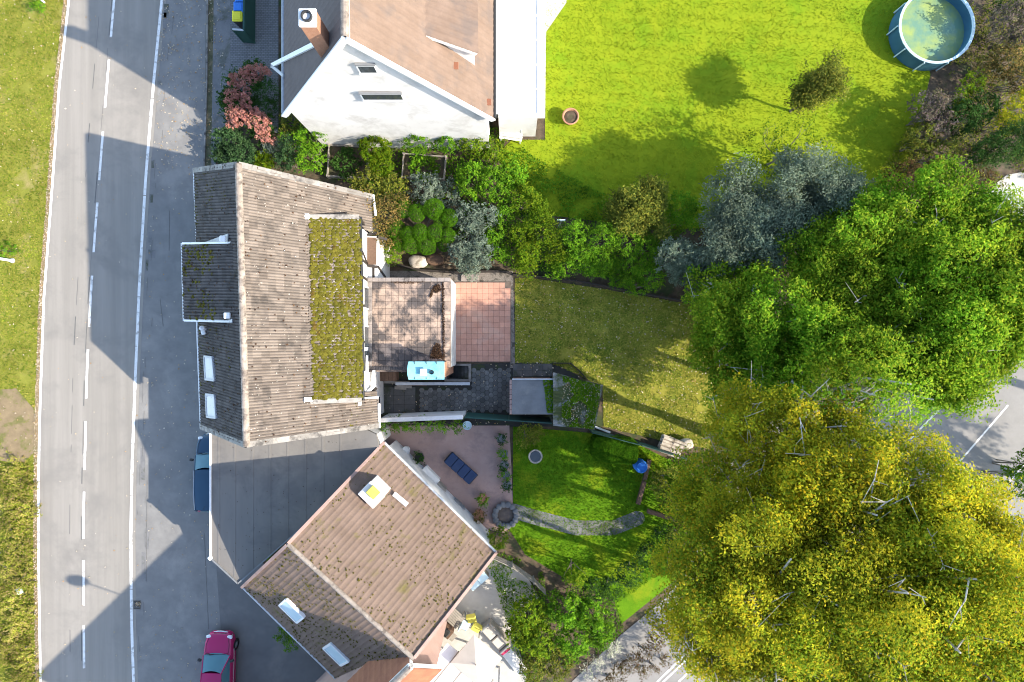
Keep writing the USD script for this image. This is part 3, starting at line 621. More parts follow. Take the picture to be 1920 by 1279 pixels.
for k in range(3):
    y = fb[0][1] + (fb[1][1] - fb[0][1]) * (k + .5) / 3
    wz.box((W4[0] + .28, y, 4.5), (.06, .8, .9), 0, .01)
obj("dormer_window", wz.get(), "window_glass", wd)
for P, Q, s_ in ((FW.hit(385, 456), FW.hit(432, 444), 1), (FW.hit(372, 599), FW.hit(440, 598), -1)):
    fl = MB(); up = FW.n * .11
    if s_ > 0: fl.slab([P + up, Q + up + [0, .12, 0], Q + up + [0, -.22, .05], P + up + [0, -.05, 0]], .04)
    else: fl.slab([P + up, Q + up, Q + up + [0, -.16, 0], P + up + [0, -.1, 0]], .04)
    obj("flashing", fl.get(), "zinc", wd)
for px, py in ((432, 449), (440, 592)):
    p = FW.hit(px, py) + FW.n * .3
    obj("verge_cap", MB().box(p, (.28, .26, .1), 0, .03).get(), "white_metal", wd)
gb = MB(); gb.tube([W4 + [-.06, .1, -.03], W3 + [-.06, -.1, -.03]], .055, 8); gb.beam(W4 + [0, .08, 0], W1 + [0, .08, -.1], .09, .1); gb.beam(W3 + [0, -.08, 0], W2 + [0, -.08, -.1], .09, .1)
obj("dormer_gutter", gb.get(), "white_metal", wd)
moss_on(FWD, 12, 14, .40, 21, "moss", wd, r=.075, lim=lambda u, v: v > .42)
moss_on(FW, 45, 17, .315, 22, "moss", roof, r=.05, lim=lambda u, v: v > .25 and not .18 < u < .6)
moss_on(FE, 45, 18, .30, 23, "moss", roof, r=.045, lim=lambda u, v: u > .86 and v > .75)
moss_on(FW, 45, 17, .56, 31, "moss", roof, r=.05, lim=lambda u, v: v > .93)
# pale lichen and dark flecks on the tiles
def flecks(face, n, seed, m, parent, name, size, lim=lambda u, v: True):
    r = np.random.default_rng(seed); C = []
    for u, v in r.uniform(0, 1, (n, 2)):
        if lim(u, v): C.append(face(u, v) + face.n * .085)
    C = np.array(C); obj(name, kites(C, face.n + r.normal(size=C.shape) * .12, size, r, .8), m, parent, kind="stuff", rnd=4)
flecks(FE, 330, 91, "lichen", roof, "lichen", .06, lambda u, v: not (v > .45 and ua < u < ub))
flecks(FE, 220, 92, "leaf_litter", roof, "debris", .09, lambda u, v: not (v > .45 and ua < u < ub))
flecks(FW, 520, 93, "leaf_litter", roof, "debris", .10)
flecks(FWD, 160, 94, "leaf_litter", wd, "debris", .10)
flecks(FD, 50, 95, "lichen", house, "lichen", .08)
# roof windows
for s in (sky1, sky2):
    rw = group_x("roof_window", house); up = FW.n
    fr = MB(); c = sum(s) / 4
    for a, b in zip(s, s[1:] + s[:1]): fr.beam(a + up * .05, b + up * .05, .09, .2, up)
    obj("frame", fr.get(), "zinc", rw)
    obj("blind", MB().slab([c + (p - c) * .93 + up * .11 for p in s], .03).get(), "blind", rw)
vp = FW.hit(388, 616)
v_ = MB(); v_.lathe([(.10, -.1), (.09, .35), (.13, .36), (.12, .46), (0, .5)], vp, 12); v_.box(vp + [-.1, -.2, .12], (.2, .2, .12), .3, .03)
obj("vent_pipe", v_.get(), "white_metal", house)
# east dormer with the mossy roof
ed = group_x("garden_dormer", house)
d = MB(); d.slab([FD.A, FD.B, FD.C, FD.D], .14); obj("dormer_deck", d.get(), "dark_timber", ed)
lay_tiles(FD, 29, 7, "tile_east", ed, 0, None, 8, name="dormer_tile")
moss_on(FD, 29, 7, .76, 24, "moss", ed, r=.088, lim=lambda u, v: v > .05, rep=7)
d = MB()
for a, b, s_ in ((FD.A, FD.D, 1), (FD.B, FD.C, -1)):
    d.beam(a + [.0, .09 * s_, .03], b + [.02, .09 * s_, .05], .22, .1)
obj("dormer_verge", d.get(), "verge_tile", ed)
for p in (FD.A + [-.05, .1, .1], ):
    obj("verge_cap", MB().box(p, (.32, .26, .12), 0, .03).get(), "white_metal", ed)
fl = MB(); q1, q2 = FE.hit(568, 749), FE.hit(638, 748); fl.beam(q1 + FE.n * .09, q2 + FE.n * .09, .2, .04, FE.n)
q1, q2 = FE.hit(640, 748), FE.hit(706, 745); fl.beam(q1 + FE.n * .12, q2 + FE.n * .12, .09, .1, FE.n)
obj("flashing", fl.get(), "white_metal", ed)
wx = -7.47
d = MB()
zN, zS = D1[1] - .18, D2[1] + .18
d.box((wx - .06, (zN + zS) / 2, 3.55), (.12, zN - zS, 2.1))
for y, a in ((zN, FD.A), (zS, FD.B)):
    V = [np.array([wx, y, 2.6]), np.array([wx, y, 4.62]), np.array([a[0] + .2, y, a[2] - .22])]; t = np.array([0, .1 if y == zN else -.1, 0]) * -1
    d.add(V + [p + t for p in V], [(0, 1, 2), (3, 5, 4), (0, 2, 5), (0, 5, 3), (1, 4, 5), (1, 5, 2), (0, 3, 4), (0, 4, 1)])
obj("dormer_wall", d.get(), "white_render", ed)
gt = MB(); gt.tube([D1 + [.07, .12, -.05], D2 + [.07, -.12, -.05]], .075, 8)
obj("dormer_gutter", gt.get(), "dark_plastic", ed)
obj("fascia", MB().box((D1[0] + .02, (D1[1] + D2[1]) / 2 - .0, 4.62), (.04, D1[1] - D2[1] + .2, .16)).get(), "white_paint", ed)
for y0, y1, z0, z1 in ((6.05, 5.75, 4.45, 2.95), (4.45, 3.95, 3.9, 2.95), (4.1, 3.95, 4.5, 2.9), (3.25, 3.1, 4.4, 2.6)):
    obj("timber_beam", MB().beam((wx + .012, y0, z0), (wx + .012, y1, z1), .05, .13, (0, 1, 0)).get(), "dark_timber", ed)
for y in (2.2, .2, -1.0):
    wn = group_x("window", ed)
    obj("frame", MB().box((wx + .02, y, 3.4), (.07, 1.2, .9), 0, .01).get(), "white_paint", wn)
    obj("pane", MB().box((wx + .05, y, 3.35), (.03, 1.02, .74)).get(), "window_glass", wn)
for y in (1.75, -.05, -2.1):
    obj("wall_bracket", MB().box((wx + .1, y, 4.1), (.12, .12, .12)).get(), "dark_timber", ed)
# low bay beside the terrace, white panels between dark timbers
by = group_x("timbered_bay", house)
obj("bay_wall", MB().box((-7.3, 4.2, 1.35), (.62, 2.5, 2.75)).get(), "white_render", by)
obj("bay_roof", MB().slab([(-7.5, 5.35, 3.02), (-7.5, 3.95, 3.02), (-7.02, 3.95, 2.93), (-7.02, 5.35, 2.93)], .06).get(), "brown_timber", by)
obj("bay_roof_rail", MB().beam((-7.5, 5.38, 3.0), (-7.0, 5.38, 2.95), .06, .09).get(), "white_paint", by)
for a, b in (((-7.52, 3.9, 3.0), (-6.98, 3.83, 2.85)), ((-6.98, 3.86, 2.8), (-6.98, 3.5, 1.2)), ((-6.98, 5.4, 2.85), (-6.6, 5.35, 2.4)), ((-6.98, 2.98, 2.9), (-6.98, 2.98, 0)), ((-7.2, 3.0, 2.74), (-7.2, 3.9, 2.74)), ((-7.5, 5.45, 2.98), (-6.98, 5.6, 2.8))):
    obj("timber_beam", MB().beam(a, b, .12, .1).get(), "dark_timber", by)
obj("bay_top_panel", MB().box((-7.25, 3.42, 2.75), (.52, .8, .05), 0, .01).get(), "white_paint", by)
# white handrail and stair trim at the south end of the garden front
st = group_x("corner_porch", house)
for a, b in (((-7.55, -1.6, 4.2), (-7.55, -3.2, 4.0)), ((-7.35, -1.6, 3.3), (-7.35, -3.0, 3.2)), ((-7.5, -2.75, 3.6), (-7.0, -2.25, 3.2)), ((-7.45, -3.1, 3.5), (-7.0, -2.65, 3.1)), ((-7.1, -1.5, 3.1), (-7.1, -2.2, 3.0))):
    obj("white_rail", MB().beam(a, b, .12, .16).get(), "white_paint", st)
for a, b in (((-7.5, -2.95, 3.4), (-6.98, -2.42, 3.0)), ((-7.6, -3.0, 3.6), (-7.0, -3.0, 3.2))):
    obj("timber_beam", MB().beam(a, b, .14, .1).get(), "dark_timber", st)
obj("porch_slab", MB().box((-7.25, -3.1, 2.95), (.7, .4, .08), 0, .01).get(), "slab_grey", st)
for z, y0, y1 in ((2.2, -3.6, -2.3),):
    wn = group_x("window", house)
    obj("frame", MB().box((-7.36, -3.5, 1.5), (.08, 1.0, 1.2), 0, .01).get(), "white_paint", wn)
    obj("pane", MB().box((-7.32, -3.5, 1.5), (.03, .84, 1.04)).get(), "window_glass", wn)
for y in (7.3, 5.2, 2.6, .4, -2.2):
    wn = group_x("street_window", house); x = wN[0] + iw - .02
    obj("frame", MB().box((x - .02, y, 1.7), (.08, 1.1, 1.3), 0, .01).get(), "white_paint", wn)
    obj("pane", MB().box((x - .05, y, 1.7), (.04, .94, 1.14)).get(), "window_glass", wn)

# ---------------------------------------------------------------- flat roofed annex with the roof terrace
ZT = 2.95
a, b = G(686, 521, ZT), G(845, 690, ZT)
annex = thing("terrace_annex", "flat roofed annex carrying a stained slab roof terrace, behind the tiled house", "annex", loc=((a[0] + b[0]) / 2, (a[1] + b[1]) / 2, 0))
obj("wall", MB().box(((a[0] + b[0]) / 2, (a[1] + b[1]) / 2, 1.4), (b[0] - a[0] - .06, a[1] - b[1] - .06, 2.9)).get(), "white_render", annex)
obj("roof_bed", MB().box(((a[0] + b[0]) / 2, (a[1] + b[1]) / 2, ZT - .06), (b[0] - a[0], a[1] - b[1], .1)).get(), "grout", annex)
p, q = G(698, 529, ZT), G(832, 688, ZT); nx, ny = 11, 13; dx, dy = (q[0] - p[0]) / nx, (q[1] - p[1]) / ny
for i in range(nx):
    for j in range(ny):
        c = (p[0] + (i + .5) * dx, p[1] + (j + .5) * dy, ZT + rg.uniform(-.004, .006))
        obj("terrace_slab", MB().box(c, (dx - .013, -dy - .013, .06), 0, .006).get(), "slab", annex)
p0 = G(687, 529, ZT)
for j in range(6):
    y0, y1 = p0[1] + (q[1] - p0[1]) * j / 6, p0[1] + (q[1] - p0[1]) * (j + 1) / 6
    obj("edge_slab", MB().box(((p0[0] + p[0]) / 2, (y0 + y1) / 2, ZT + .004), (p[0] - p0[0] - .01, y0 - y1 - .01, .06), 0, .006).get(), "slab_grey", annex)
for j in range(13):
    y0 = p[1] + (q[1] - p[1]) * (j + .5) / 13
    obj("coping_slab", MB().box((b[0] - .19, y0, ZT + .02), (.34, abs(dy) - .012, .12), 0, .01).get(), "slab", annex)
for i in range(13):
    x0 = a[0] + (b[0] - a[0]) * (i + .5) / 13
    obj("coping_slab", MB().box((x0, a[1] - .1, ZT + .03), ((b[0] - a[0]) / 13 - .012, .2, .12), 0, .01).get(), "slab_grey", annex)
s1 = G(765, 690, ZT)[0]; k = 17
for i in range(k):
    x0 = a[0] + (s1 - a[0]) * (i + .5) / k
    t = MB(); V = []
    for y, r in ((b[1] + .07, .085), (b[1] - .10, .10)):
        V += [(x0 + .12 * (y - b[1]) + math.cos(u) * r * .95, y, ZT + .02 + math.sin(u) * r * .9) for u in np.linspace(0, math.pi, 7)]
    f = [(u, u + 7, u + 8) for u in range(6)] + [(u, u + 8, u + 1) for u in range(6)]
    obj("coping_tile", (V, np.array(f)[:, ::-1]), "tile_west", annex)
obj("parapet_ledge", MB().box(((a[0] + s1) / 2, b[1] - .1, ZT - .05), (s1 - a[0], .2, .12), 0, .01).get(), "slab", annex)
lk = np.random.default_rng(8)
def pile(poly, n, z, seed, size=.08, m="leaf_litter", name="leaf_litter", hgt=.06):
    r = np.random.default_rng(seed); p = inside(poly, n, r)
    obj(name, kites(np.column_stack([p, z + r.uniform(0, hgt, n)]), r.normal(size=(n, 3)) * .5 + [0, 0, .8], size, r, .6), m, kind="stuff", rnd=4)
Z2 = ZT + .035
pile(shapely.union_all([pxpoly([(806, 672), (812, 652), (818, 643), (826, 646), (830, 672)], ZT), pxpoly([(806, 548), (812, 535), (826, 530), (830, 545), (818, 552)], ZT).buffer(-.05), pxpoly([(805, 560), (809, 543), (814, 545), (810, 556)], ZT),
     pxpoly([(829, 530), (834, 530), (835, 690), (831, 690)], ZT)]), 2200, Z2, 41, .07)
pile(shapely.union_all([pxpoly([(686, 665), (694, 668), (692, 688), (686, 690)], ZT), pxpoly([(730, 528), (800, 528), (780, 532), (740, 532)], ZT)]), 420, Z2, 42, .05)

# chimney stack with turquoise cap
zc = 4.6
c0, c1 = G(766, 678, zc), G(833, 712, zc)
ch = thing("chimney_stack", "broad brick stack with a turquoise metal cap at the corner of the roof terrace", "chimney", loc=((c0[0] + c1[0]) / 2, (c0[1] + c1[1]) / 2, 0))
nb = MB()
bx0, bx1, by0, by1 = c0[0] + .08, c1[0] - .06, c1[1] + .07, c0[1] - .06
obj("core", MB().box(((bx0 + bx1) / 2, (by0 + by1) / 2, zc / 2 - .05), (bx1 - bx0 - .04, by1 - by0 - .04, zc)).get(), "grout", ch)
rb = np.random.default_rng(4)
cs = int((zc - .1) / .083); bricks = MB()
for r in range(cs):
    z = .06 + r * .083; off = .125 * (r % 2)
    for face_ in range(4):
        L = (bx1 - bx0) if face_ % 2 == 0 else (by1 - by0); m_ = int(L / .25) + 1
        for t in range(m_ + 1):
            s0, s1_ = max(0, t * .25 - off), min(L, (t + 1) * .25 - off - .012)
            if s1_ - s0 < .03: continue
            j = rb.uniform(0, .006); mid = (s0 + s1_) / 2; w = s1_ - s0
            if face_ == 0: c, sz = (bx0 + mid, by1 - .03 + j, z), (w, .06, .071)
            elif face_ == 2: c, sz = (bx0 + mid, by0 + .03 - j, z), (w, .06, .071)
            elif face_ == 1: c, sz = (bx1 - .03 + j, by0 + mid, z), (.06, w, .071)
            else: c, sz = (bx0 + .03 - j, by0 + mid, z), (.06, w, .071)
            bb = MB().box(c, sz)
            if face_ == 1 and r > cs - 40: obj("brick", bb.get(), "brick_face", ch)
            else: bricks.add(*bb.get())
obj("bricks", bricks.get(), "brick_face", ch, kind="stuff")
V, f = [], []; ns = 12
for i, x in enumerate(np.linspace(c0[0], c1[0], 5)):
    for y in np.linspace(0, 1, ns):
        V.append((x + (.05 * math.sin(y * math.pi) * (-1 if i == 0 else 0)), c1[1] + (c0[1] - c1[1]) * y, zc + .09 * math.sin(y * math.pi)))
for i in range(4):
    for q in range(ns - 1): x = i * ns + q; f += [(x, x + ns, x + ns + 1), (x, x + ns + 1, x + 1)]
cap = MB().add(V, f)
cap.box(((c0[0] + c1[0]) / 2, (c0[1] + c1[1]) / 2, zc - .05), (c1[0] - c0[0] - .01, c0[1] - c1[1] - .01, .1))
obj("metal_cap", cap.get(), "turquoise", ch)
for px in (777, 799, 818):
    for py in (680, 708):
        obj("cap_seam", MB().beam(W(px, py - 2, zc + .03), W(px + .6, py + 3, zc + .03), .02, .03).get(), "dark_plastic", ch)
hv = group_x("vent_hood", ch)
obj("hood", MB().box(W(794, 698, zc + .22), (.34, .33, .06), 0, .02).get(), "white_paint", hv)
obj("hood_leg", MB().box(W(795, 698, zc + .12), (.22, .22, .16)).get(), "zinc", hv)
obj("flue", MB().lathe([(.11, 0), (.11, .16), (.085, .16), (.085, .03), (0, .03)], W(810, 698, zc + .05), 14).get(), "dark_plastic", ch)

# stairwell to the cellar
cw = thing("cellar_stairwell", "dark sunken stairwell with concrete rim beside the turquoise capped chimney", "stairwell", loc=(*G(858, 700), 0))
w = MB()
A, B = G(838, 686), G(879, 711)
ob = MB()
for (x0, y0, x1, y1) in ((A[0] - .12, A[1], A[0], B[1]), (B[0], A[1] + .12, B[0] + .14, B[1] - .14), (A[0] - .12, B[1] - .14, B[0], B[1]), (A[0] - .12, A[1], B[0], A[1] + .12)):
    ob.box(((x0 + x1) / 2, (y0 + y1) / 2, -.75), (abs(x1 - x0), abs(y1 - y0), 1.9), 0, .01)
obj("retaining_wall", ob.get(), "verge_tile", cw)
for i in range(6):
    obj("step", MB().box((B[0] - .12 - i * .2, (A[1] + B[1]) / 2, -1.0 - i * .12), (.24, A[1] - B[1], 1.6 - i * .24 + .3)).get(), "yard_slab", cw)
obj("pit_floor", MB().box(((A[0] + B[0]) / 2, (A[1] + B[1]) / 2, -1.7), (B[0] - A[0], A[1] - B[1], .08)).get(), "yard_slab", cw)
rl_ = MB(); y = B[1] - .22
rl_.beam((G(745, 0)[0], y, .45), (B[0] + .1, y, .45), .16, .12)
obj("ledge", rl_.get(), "zinc", cw)
# planks and tiled ledge below the terrace edge
for i, (x0, x1, yy, m_) in enumerate(((720, 768, 716, "grey_timber"), (744, 772, 724, "grey_timber"), (758, 800, 720, "brown_timber"), (740, 762, 727, "grey_timber"))):
    p, q = W(x0, yy, .12), W(x1, yy + 1.5, .14)
    lab = ["weathered plank lying below the roof terrace, the longest of the loose planks", "short pale plank lying nearest the hexagonal pavers", "brown plank lying under the turquoise chimney cap", "small grey plank lying at the western end of the plank pile"][i]
    setd(obj("plank", MB().beam(p, q, .16, .06).get(), m_), lab, "plank", "loose planks in the yard")
lw = thing("yard_lean_to", "low brown boarded bin tucked below the tiled parapet of the terrace", "storage bin", loc=(*G(732, 704), 0))
obj("body", MB().box((*G(727, 703), .35), (1.3, .55, .7), 0, .01).get(), "brown_timber", lw)
for i in range(6):
    c = G(711 + i * 6.6, 703); obj("board", MB().box((c[0], c[1], .72), (.19, .6, .03), 0, .005).get(), "brown_timber", lw)
# ---------------------------------------------------------------- neighbouring houses
def courses(face, nu, nv, m, parent, name="roof_tiles", h=.03, wave=.02, skip=None):
    """A slope covered in tile courses joined into one part: too soft in the photograph to tell tiles apart."""
    b = MB(); k = 3; S = np.linspace(0, 1, nu * k + 1); pr = wave * (.5 + .5 * np.cos(2 * np.pi * S * nu)); rng = np.random.default_rng(nu)
    for j in range(nv):
        v0, v1 = j / nv, (j + 1) / nv
        rows = [face(S, np.full(len(S), v)) + face.n * (pr + o)[:, None] for v, o in ((v0, .0), (v1 + .004, h), (v1 + .004, 0))]
        V = np.vstack(rows); n_ = len(S)
        f = np.array([(r * n_ + q, r * n_ + n_ + q, r * n_ + n_ + q + 1, r * n_ + q + 1) for r in range(2) for q in range(n_ - 1) if skip is None or not skip(V[r * n_ + q])])
        if len(f):
            f = np.vstack([f[:, [0, 1, 2]], f[:, [0, 2, 3]]]); b.add(V, orient(face, V, f))
    return obj(name, b.get(), m, parent, kind="stuff")
def ridge(P, Q, n, m, parent, r=.14):
    for i in range(n):
        a, b_ = P + (Q - P) * i / n, P + (Q - P) * (i + 1.05) / n
        d = (b_ - a) / np.linalg.norm(b_ - a); s = np.cross(d, [0, 0, 1.0]); ang = np.linspace(-.2, math.pi + .2, 7)
        V = [p + s * math.cos(t) * rr_ + np.array([0, 0, math.sin(t) * rr_ + .02]) for p, rr_ in ((a, r), (b_, r * 1.1)) for t in ang]
        f = [(q, q + 1, q + 8) for q in range(6)] + [(q, q + 8, q + 7) for q in range(6)]
        obj("ridge_tile", (V, f), m, parent)
def gable_house(name, label, A, B, eA1, eB1, eA2, eB2, m1, m2, mr, nu, nv, inset=.3, skip1=None, skip2=None, ridge_m="ridge_tile", wall="white_render", tw=.3):
    """Ridge A-B; eave 1 (eA1-eB1) and eave 2 (eA2-eB2)."""
    h = thing(name, label, "house", loc=(*((A + B) / 2)[:2], 0)); rf = group_x("roof", h)
    f1, f2 = Face(A, B, eB1, eA1), Face(A, B, eB2, eA2)
    d = MB(); d.slab([A, B, eB1, eA1], .18); d.slab([A, B, eB2, eA2], .18); obj("roof_deck", d.get(), "white_paint", rf)
    courses(f1, nu, nv, m1, rf, skip=skip1); courses(f2, nu, nv, m2, rf, name="shaded_roof_tiles", skip=skip2)
    ridge(A, B, int(np.linalg.norm(B - A) / .4), ridge_m, rf, .09 if mr == "cream_panel" else .14)
    V = []
    for P, e1, e2, s in ((A, eA1, eA2, 1), (B, eB1, eB2, -1)):
        o = (B - A) * s; o[2] = 0; o = o / np.linalg.norm(o) * inset
        q1, q2 = P + (e1 - P) * .93, P + (e2 - P) * .93
        V += [np.array([*q1[:2], -.05]) + o, q1 + o - [0, 0, .22], P + o - [0, 0, .22], q2 + o - [0, 0, .22], np.array([*q2[:2], -.05]) + o]
    f = [(i, (i + 1) % 5, 5 + (i + 1) % 5) for i in range(5)] + [(i, 5 + (i + 1) % 5, 5 + i) for i in range(5)] + [(0, 2, 1), (0, 3, 2), (0, 4, 3), (5, 6, 7), (5, 7, 8), (5, 8, 9)]
    obj("wall", (V, f), wall, h)
    return h, rf, f1, f2
def roof_box(face, px, py, w, l, h, m, parent, name, ang=0.0):
    p = face.hit(px, py); return obj(name, MB().box(p + [0, 0, h / 2 - .4], (w, l, h + .8), ang, .02).get(), m, parent), p

# north house: white gable towards our plot
A, B = W(647, 72, 11.5), W(643, 72, 11.5) + [.05, 14, 0]
e1A, e2A = W(925, 190, 4.5), W(533, 205, 4.5)
e1A[1] = A[1]; e2A[1] = A[1] + .2
e1B, e2B = e1A + [0, 14, 0], e2A + [0, 14, 0]
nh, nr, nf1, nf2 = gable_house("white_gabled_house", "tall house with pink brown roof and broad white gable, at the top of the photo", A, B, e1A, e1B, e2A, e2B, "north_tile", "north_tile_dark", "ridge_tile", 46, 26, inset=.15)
# dormer on the sunny slope
P = [nf1.hit(800, 70), nf1.hit(905, 108)]
q0 = nf1.hit(795, 66); q1 = np.array([nf1.hit(912, 112)[0] - .3, q0[1] - .05, q0[2] - 1.35])
gd = group_x("dormer", nh)
FDn = Face(q0, q0 + [0, 6, 0], q1 + [0, 6, 0], q1)
courses(FDn, 20, 9, "north_tile", gd)
obj("dormer_deck", MB().slab([FDn.A, FDn.B, FDn.C, FDn.D], .16).get(), "white_paint", gd)
V = [q0 + [.1, .15, -.18], q1 + [-.2, .15, -.18], np.array([q1[0] - .2, q1[1] + .15, q1[2] - 1.9])]
V += [p + [0, 5.7, 0] for p in V]
obj("dormer_wall", (V, [(0, 2, 1), (3, 4, 5), (1, 2, 5), (1, 5, 4), (0, 5, 2), (0, 3, 5), (0, 1, 4), (0, 4, 3)]), "white_render", gd)
gt = MB().tube([e1A + [.06, .1, 0], e1B + [.06, 0, 0]], .08, 8); obj("gutter", gt.get(), "dark_plastic", nh)
obj("gutter", MB().tube([e2A + [-.06, .1, 0], e2B + [-.06, 0, 0]], .08, 8).get(), "zinc", nh)
vb = MB()
for a, b_ in ((A, e1A), (A, e2A)): vb.beam(a + [0, -.02, .02], b_ + [0, -.02, .02], .1, .2)
for k_, (a, b_) in enumerate(((A, e1A), (A, e2A))): obj("barge_board", MB().beam(a + [0, -.04, .03], b_ + [0, -.04, .03], .09, .24).get(), "white_paint", nh)
gy = A[1] + .15
for (px, py, w, h_) in ((689, 128, .8, .62), (717, 180, 1.9, .62)):
    y = gy; z = H - 1000 * y / (639.5 - py); x = (px - 960) * (H - z) / 1000
    wn = group_x("gable_window", nh)
    obj("frame", MB().box((x, gy - .01, z), (w, .1, h_), 0, .01).get(), "white_paint", wn)
    obj("pane", MB().box((x, gy - .05, z), (w - .16, .04, h_ - .16)).get(), "window_glass", wn)
    obj("sill", MB().box((x, gy - .07, z - h_ / 2 - .02), (w + .06, .12, .04), 0, .01).get(), "zinc", wn)
    obj("shutter_box", MB().box((x, gy - .05, z + h_ / 2 + .06), (w, .09, .12), 0, .01).get(), "grey_plastic", wn)
zt = 11.5; ct = W(577, 40, zt)
nc = group_x("chimney", nh)
obj("shaft", MB().box((ct[0], ct[1] + .12, zt - 1.2), (.58, .58, 2.4), 0, .01).get(), "brick_face", nc)
obj("cap", MB().box((ct[0], ct[1] + .12, zt), (.64, .64, .12), 0, .03).get(), "white_paint", nc)
obj("flue", MB().lathe([(.2, 0), (.2, .1), (.15, .1), (.15, -.02), (0, -.02)], (ct[0], ct[1] + .12, zt + .06), 16).get(), "dark_plastic", nc)
s1, s2, s3 = nf2.hit(598, 82), nf2.hit(512, 124), nf2.hit(535, 143)
obj("roof_flashing", MB().beam(s1 + nf2.n * .08, s2 + nf2.n * .08, .2, .08, nf2.n).get(), "white_metal", nh)
obj("roof_flashing", MB().beam(s2 + nf2.n * .08, s3 + nf2.n * .08, .14, .08, nf2.n).get(), "zinc", nh)
for px, py in ((852, 12), (852, 124), (914, 192)):
    p = nf1.hit(px, py); obj("replaced_tile", MB().box(p + nf1.n * .05, (.28, .3, .07), 0, .01).get(), "wing_tile", nh)
# conservatory along its garden side
ca, cb = W(934, 214, 3.1), W(1008, 214, 2.7)
cv = thing("conservatory", "long white glazed conservatory roof along the garden side of the white gabled house", "conservatory", loc=(*((ca + cb) / 2)[:2], 0))
L = 11.5; nb_ = 9
for i in range(nb_):
    y0, y1 = L * i / nb_, L * (i + 1) / nb_
    obj("glass_panel", MB().slab([ca + [0, y0 + .04, 0], cb + [0, y0 + .04, 0], cb + [0, y1 - .04, 0], ca + [0, y1 - .04, 0]], .03).get(), "conservatory_glass", cv)
    obj("glazing_bar", MB().beam(ca + [0, y0, .02], cb + [0, y0, .02], .06, .07).get(), "white_metal", cv)
obj("gutter", MB().beam(cb + [.05, 0, -.02], cb + [.05, L, -.02], .14, .14).get(), "white_metal", cv)
obj("wall_plate", MB().beam(ca + [-.05, 0, .03], ca + [-.05, L, .03], .14, .14).get(), "white_metal", cv)
obj("front_wall", MB().box((cb[0] - .1, cb[1] + L / 2, 1.3), (.12, L, 2.5)).get(), "white_render", cv)
obj("end_wall", MB().box(((ca[0] + cb[0]) / 2, ca[1] + .1, 1.3), (cb[0] - ca[0], .12, 2.6)).get(), "white_render", cv)
obj("garden_terrace", MB().sheet(pxpoly([(900, -200), (1062, -200), (1062, 5), (1024, 60), (1022, 222), (900, 222)]), .006).get(), "pale_concrete", **STR)
for i in range(24):
    y = 222 - i * 18
    if y < 65: break

# south house, turned across the corner
A, B = W(540, 1020, 7.55), W(775, 1234, 7.55)
wc, nc_ = W(455, 1100, 3.0), W(720, 830, 3.0)
ec = W(930, 1036, 3.0); sc_ = wc + (ec - nc_)
sh, sr, sf1, sf2 = gable_house("brown_tiled_house", "brown tiled house with moss flecks standing at an angle, at the bottom of the photo", A, B, nc_, ec, wc, sc_, "south_tile", "south_tile", "cream_panel", 28, 20, inset=.25, wall="white_render")
moss_on(sf1, 28, 20, .33, 61, "moss", sr, r=.035)
moss_on(sf2, 28, 20, .36, 62, "moss", sr, r=.04, name="moss_patches")
gt = MB().tube([nc_, ec], .08, 8); obj("gutter", gt.get(), "zinc", sh)
obj("gutter", MB().tube([wc, sc_], .08, 8).get(), "zinc", sh)
for a, b_ in ((A, nc_), (A, wc), (B, ec)): obj("barge_board", MB().beam(a + [0, 0, .02], b_ + [0, 0, .02], .14, .2).get(), "pink_paving", sh)
tilt = math.atan2((ec - nc_)[1], (ec - nc_)[0])
cp = sf1.hit(706, 918); sc2 = group_x("chimney", sh)
obj("shaft", MB().box(cp + [0, 0, .1], (.95, .8, 1.5), tilt, .02).get(), "white_render", sc2)
obj("cap", MB().box(cp + [0, 0, .9], (1.0, .85, .1), tilt, .03).get(), "cream_panel", sc2)
obj("flue", MB().box(cp + [.1, .15, 1.02], (.5, .45, .16), tilt, .02).get(), "cushion_yellow", sc2)
lp, lq = sf1.hit(737, 927), sf1.hit(762, 948)
obj("roof_step", MB().beam(lp + sf1.n * .1, lq + sf1.n * .1, .22, .08, sf1.n).get(), "white_metal", sh)
for px, py, m in ((551, 1141, "pale_blue"), (634, 1222, "pale_blue")):
    p = sf2.hit(px, py); rw = group_x("roof_window", sh)
    d = (sc_ - wc) / np.linalg.norm(sc_ - wc); t = np.cross(sf2.n, d)
    q = [p + d * i * .6 + t * j * .55 for i, j in ((-1, -1), (1, -1), (1, 1), (-1, 1))]
    fr = MB()
    for a, b_ in zip(q, q[1:] + q[:1]): fr.beam(a + sf2.n * .1, b_ + sf2.n * .1, .1, .2, sf2.n)
    obj("frame", fr.get(), "white_metal", rw)
    obj("pane", MB().slab([p + (c - p) * .9 + sf2.n * .17 for c in q], .03).get(), m, rw)
# wing of dark red tiles, with the dish that throws its shadow on the road
A, B = np.array([-4.3, -13.75, 8.0]), np.array([-14.4, -23.6, 8.0])
d = (B - A) / np.linalg.norm(B - A); s = np.array([-d[1], d[0], 0]); s = s if s[0] > 0 else -s
e1, e2 = 1.6, .8
wh, wr, wf1, wf2 = gable_house("red_tiled_house", "red tiled roof wedge at the bottom edge beside the white panelled pergola", A, B, A + s * e1 - [0, 0, 1.75], B + s * e1 - [0, 0, 1.75], A - s * e2 - [0, 0, 2.4], B - s * e2 - [0, 0, 2.4], "wing_tile", "wing_tile", "ridge_tile", 40, 16, inset=.3, wall="pink_paving")
dp = np.array([-9.6, -18.9, 8.0])
obj("antenna_pole", MB().tube([dp, dp + [0, 0, 2.1]], .035, 8).get(), "zinc", wh)
V, f = [], []; cdir = np.array([.62, -.78, .0]); u_ = np.array([.78, .62, 0]); 
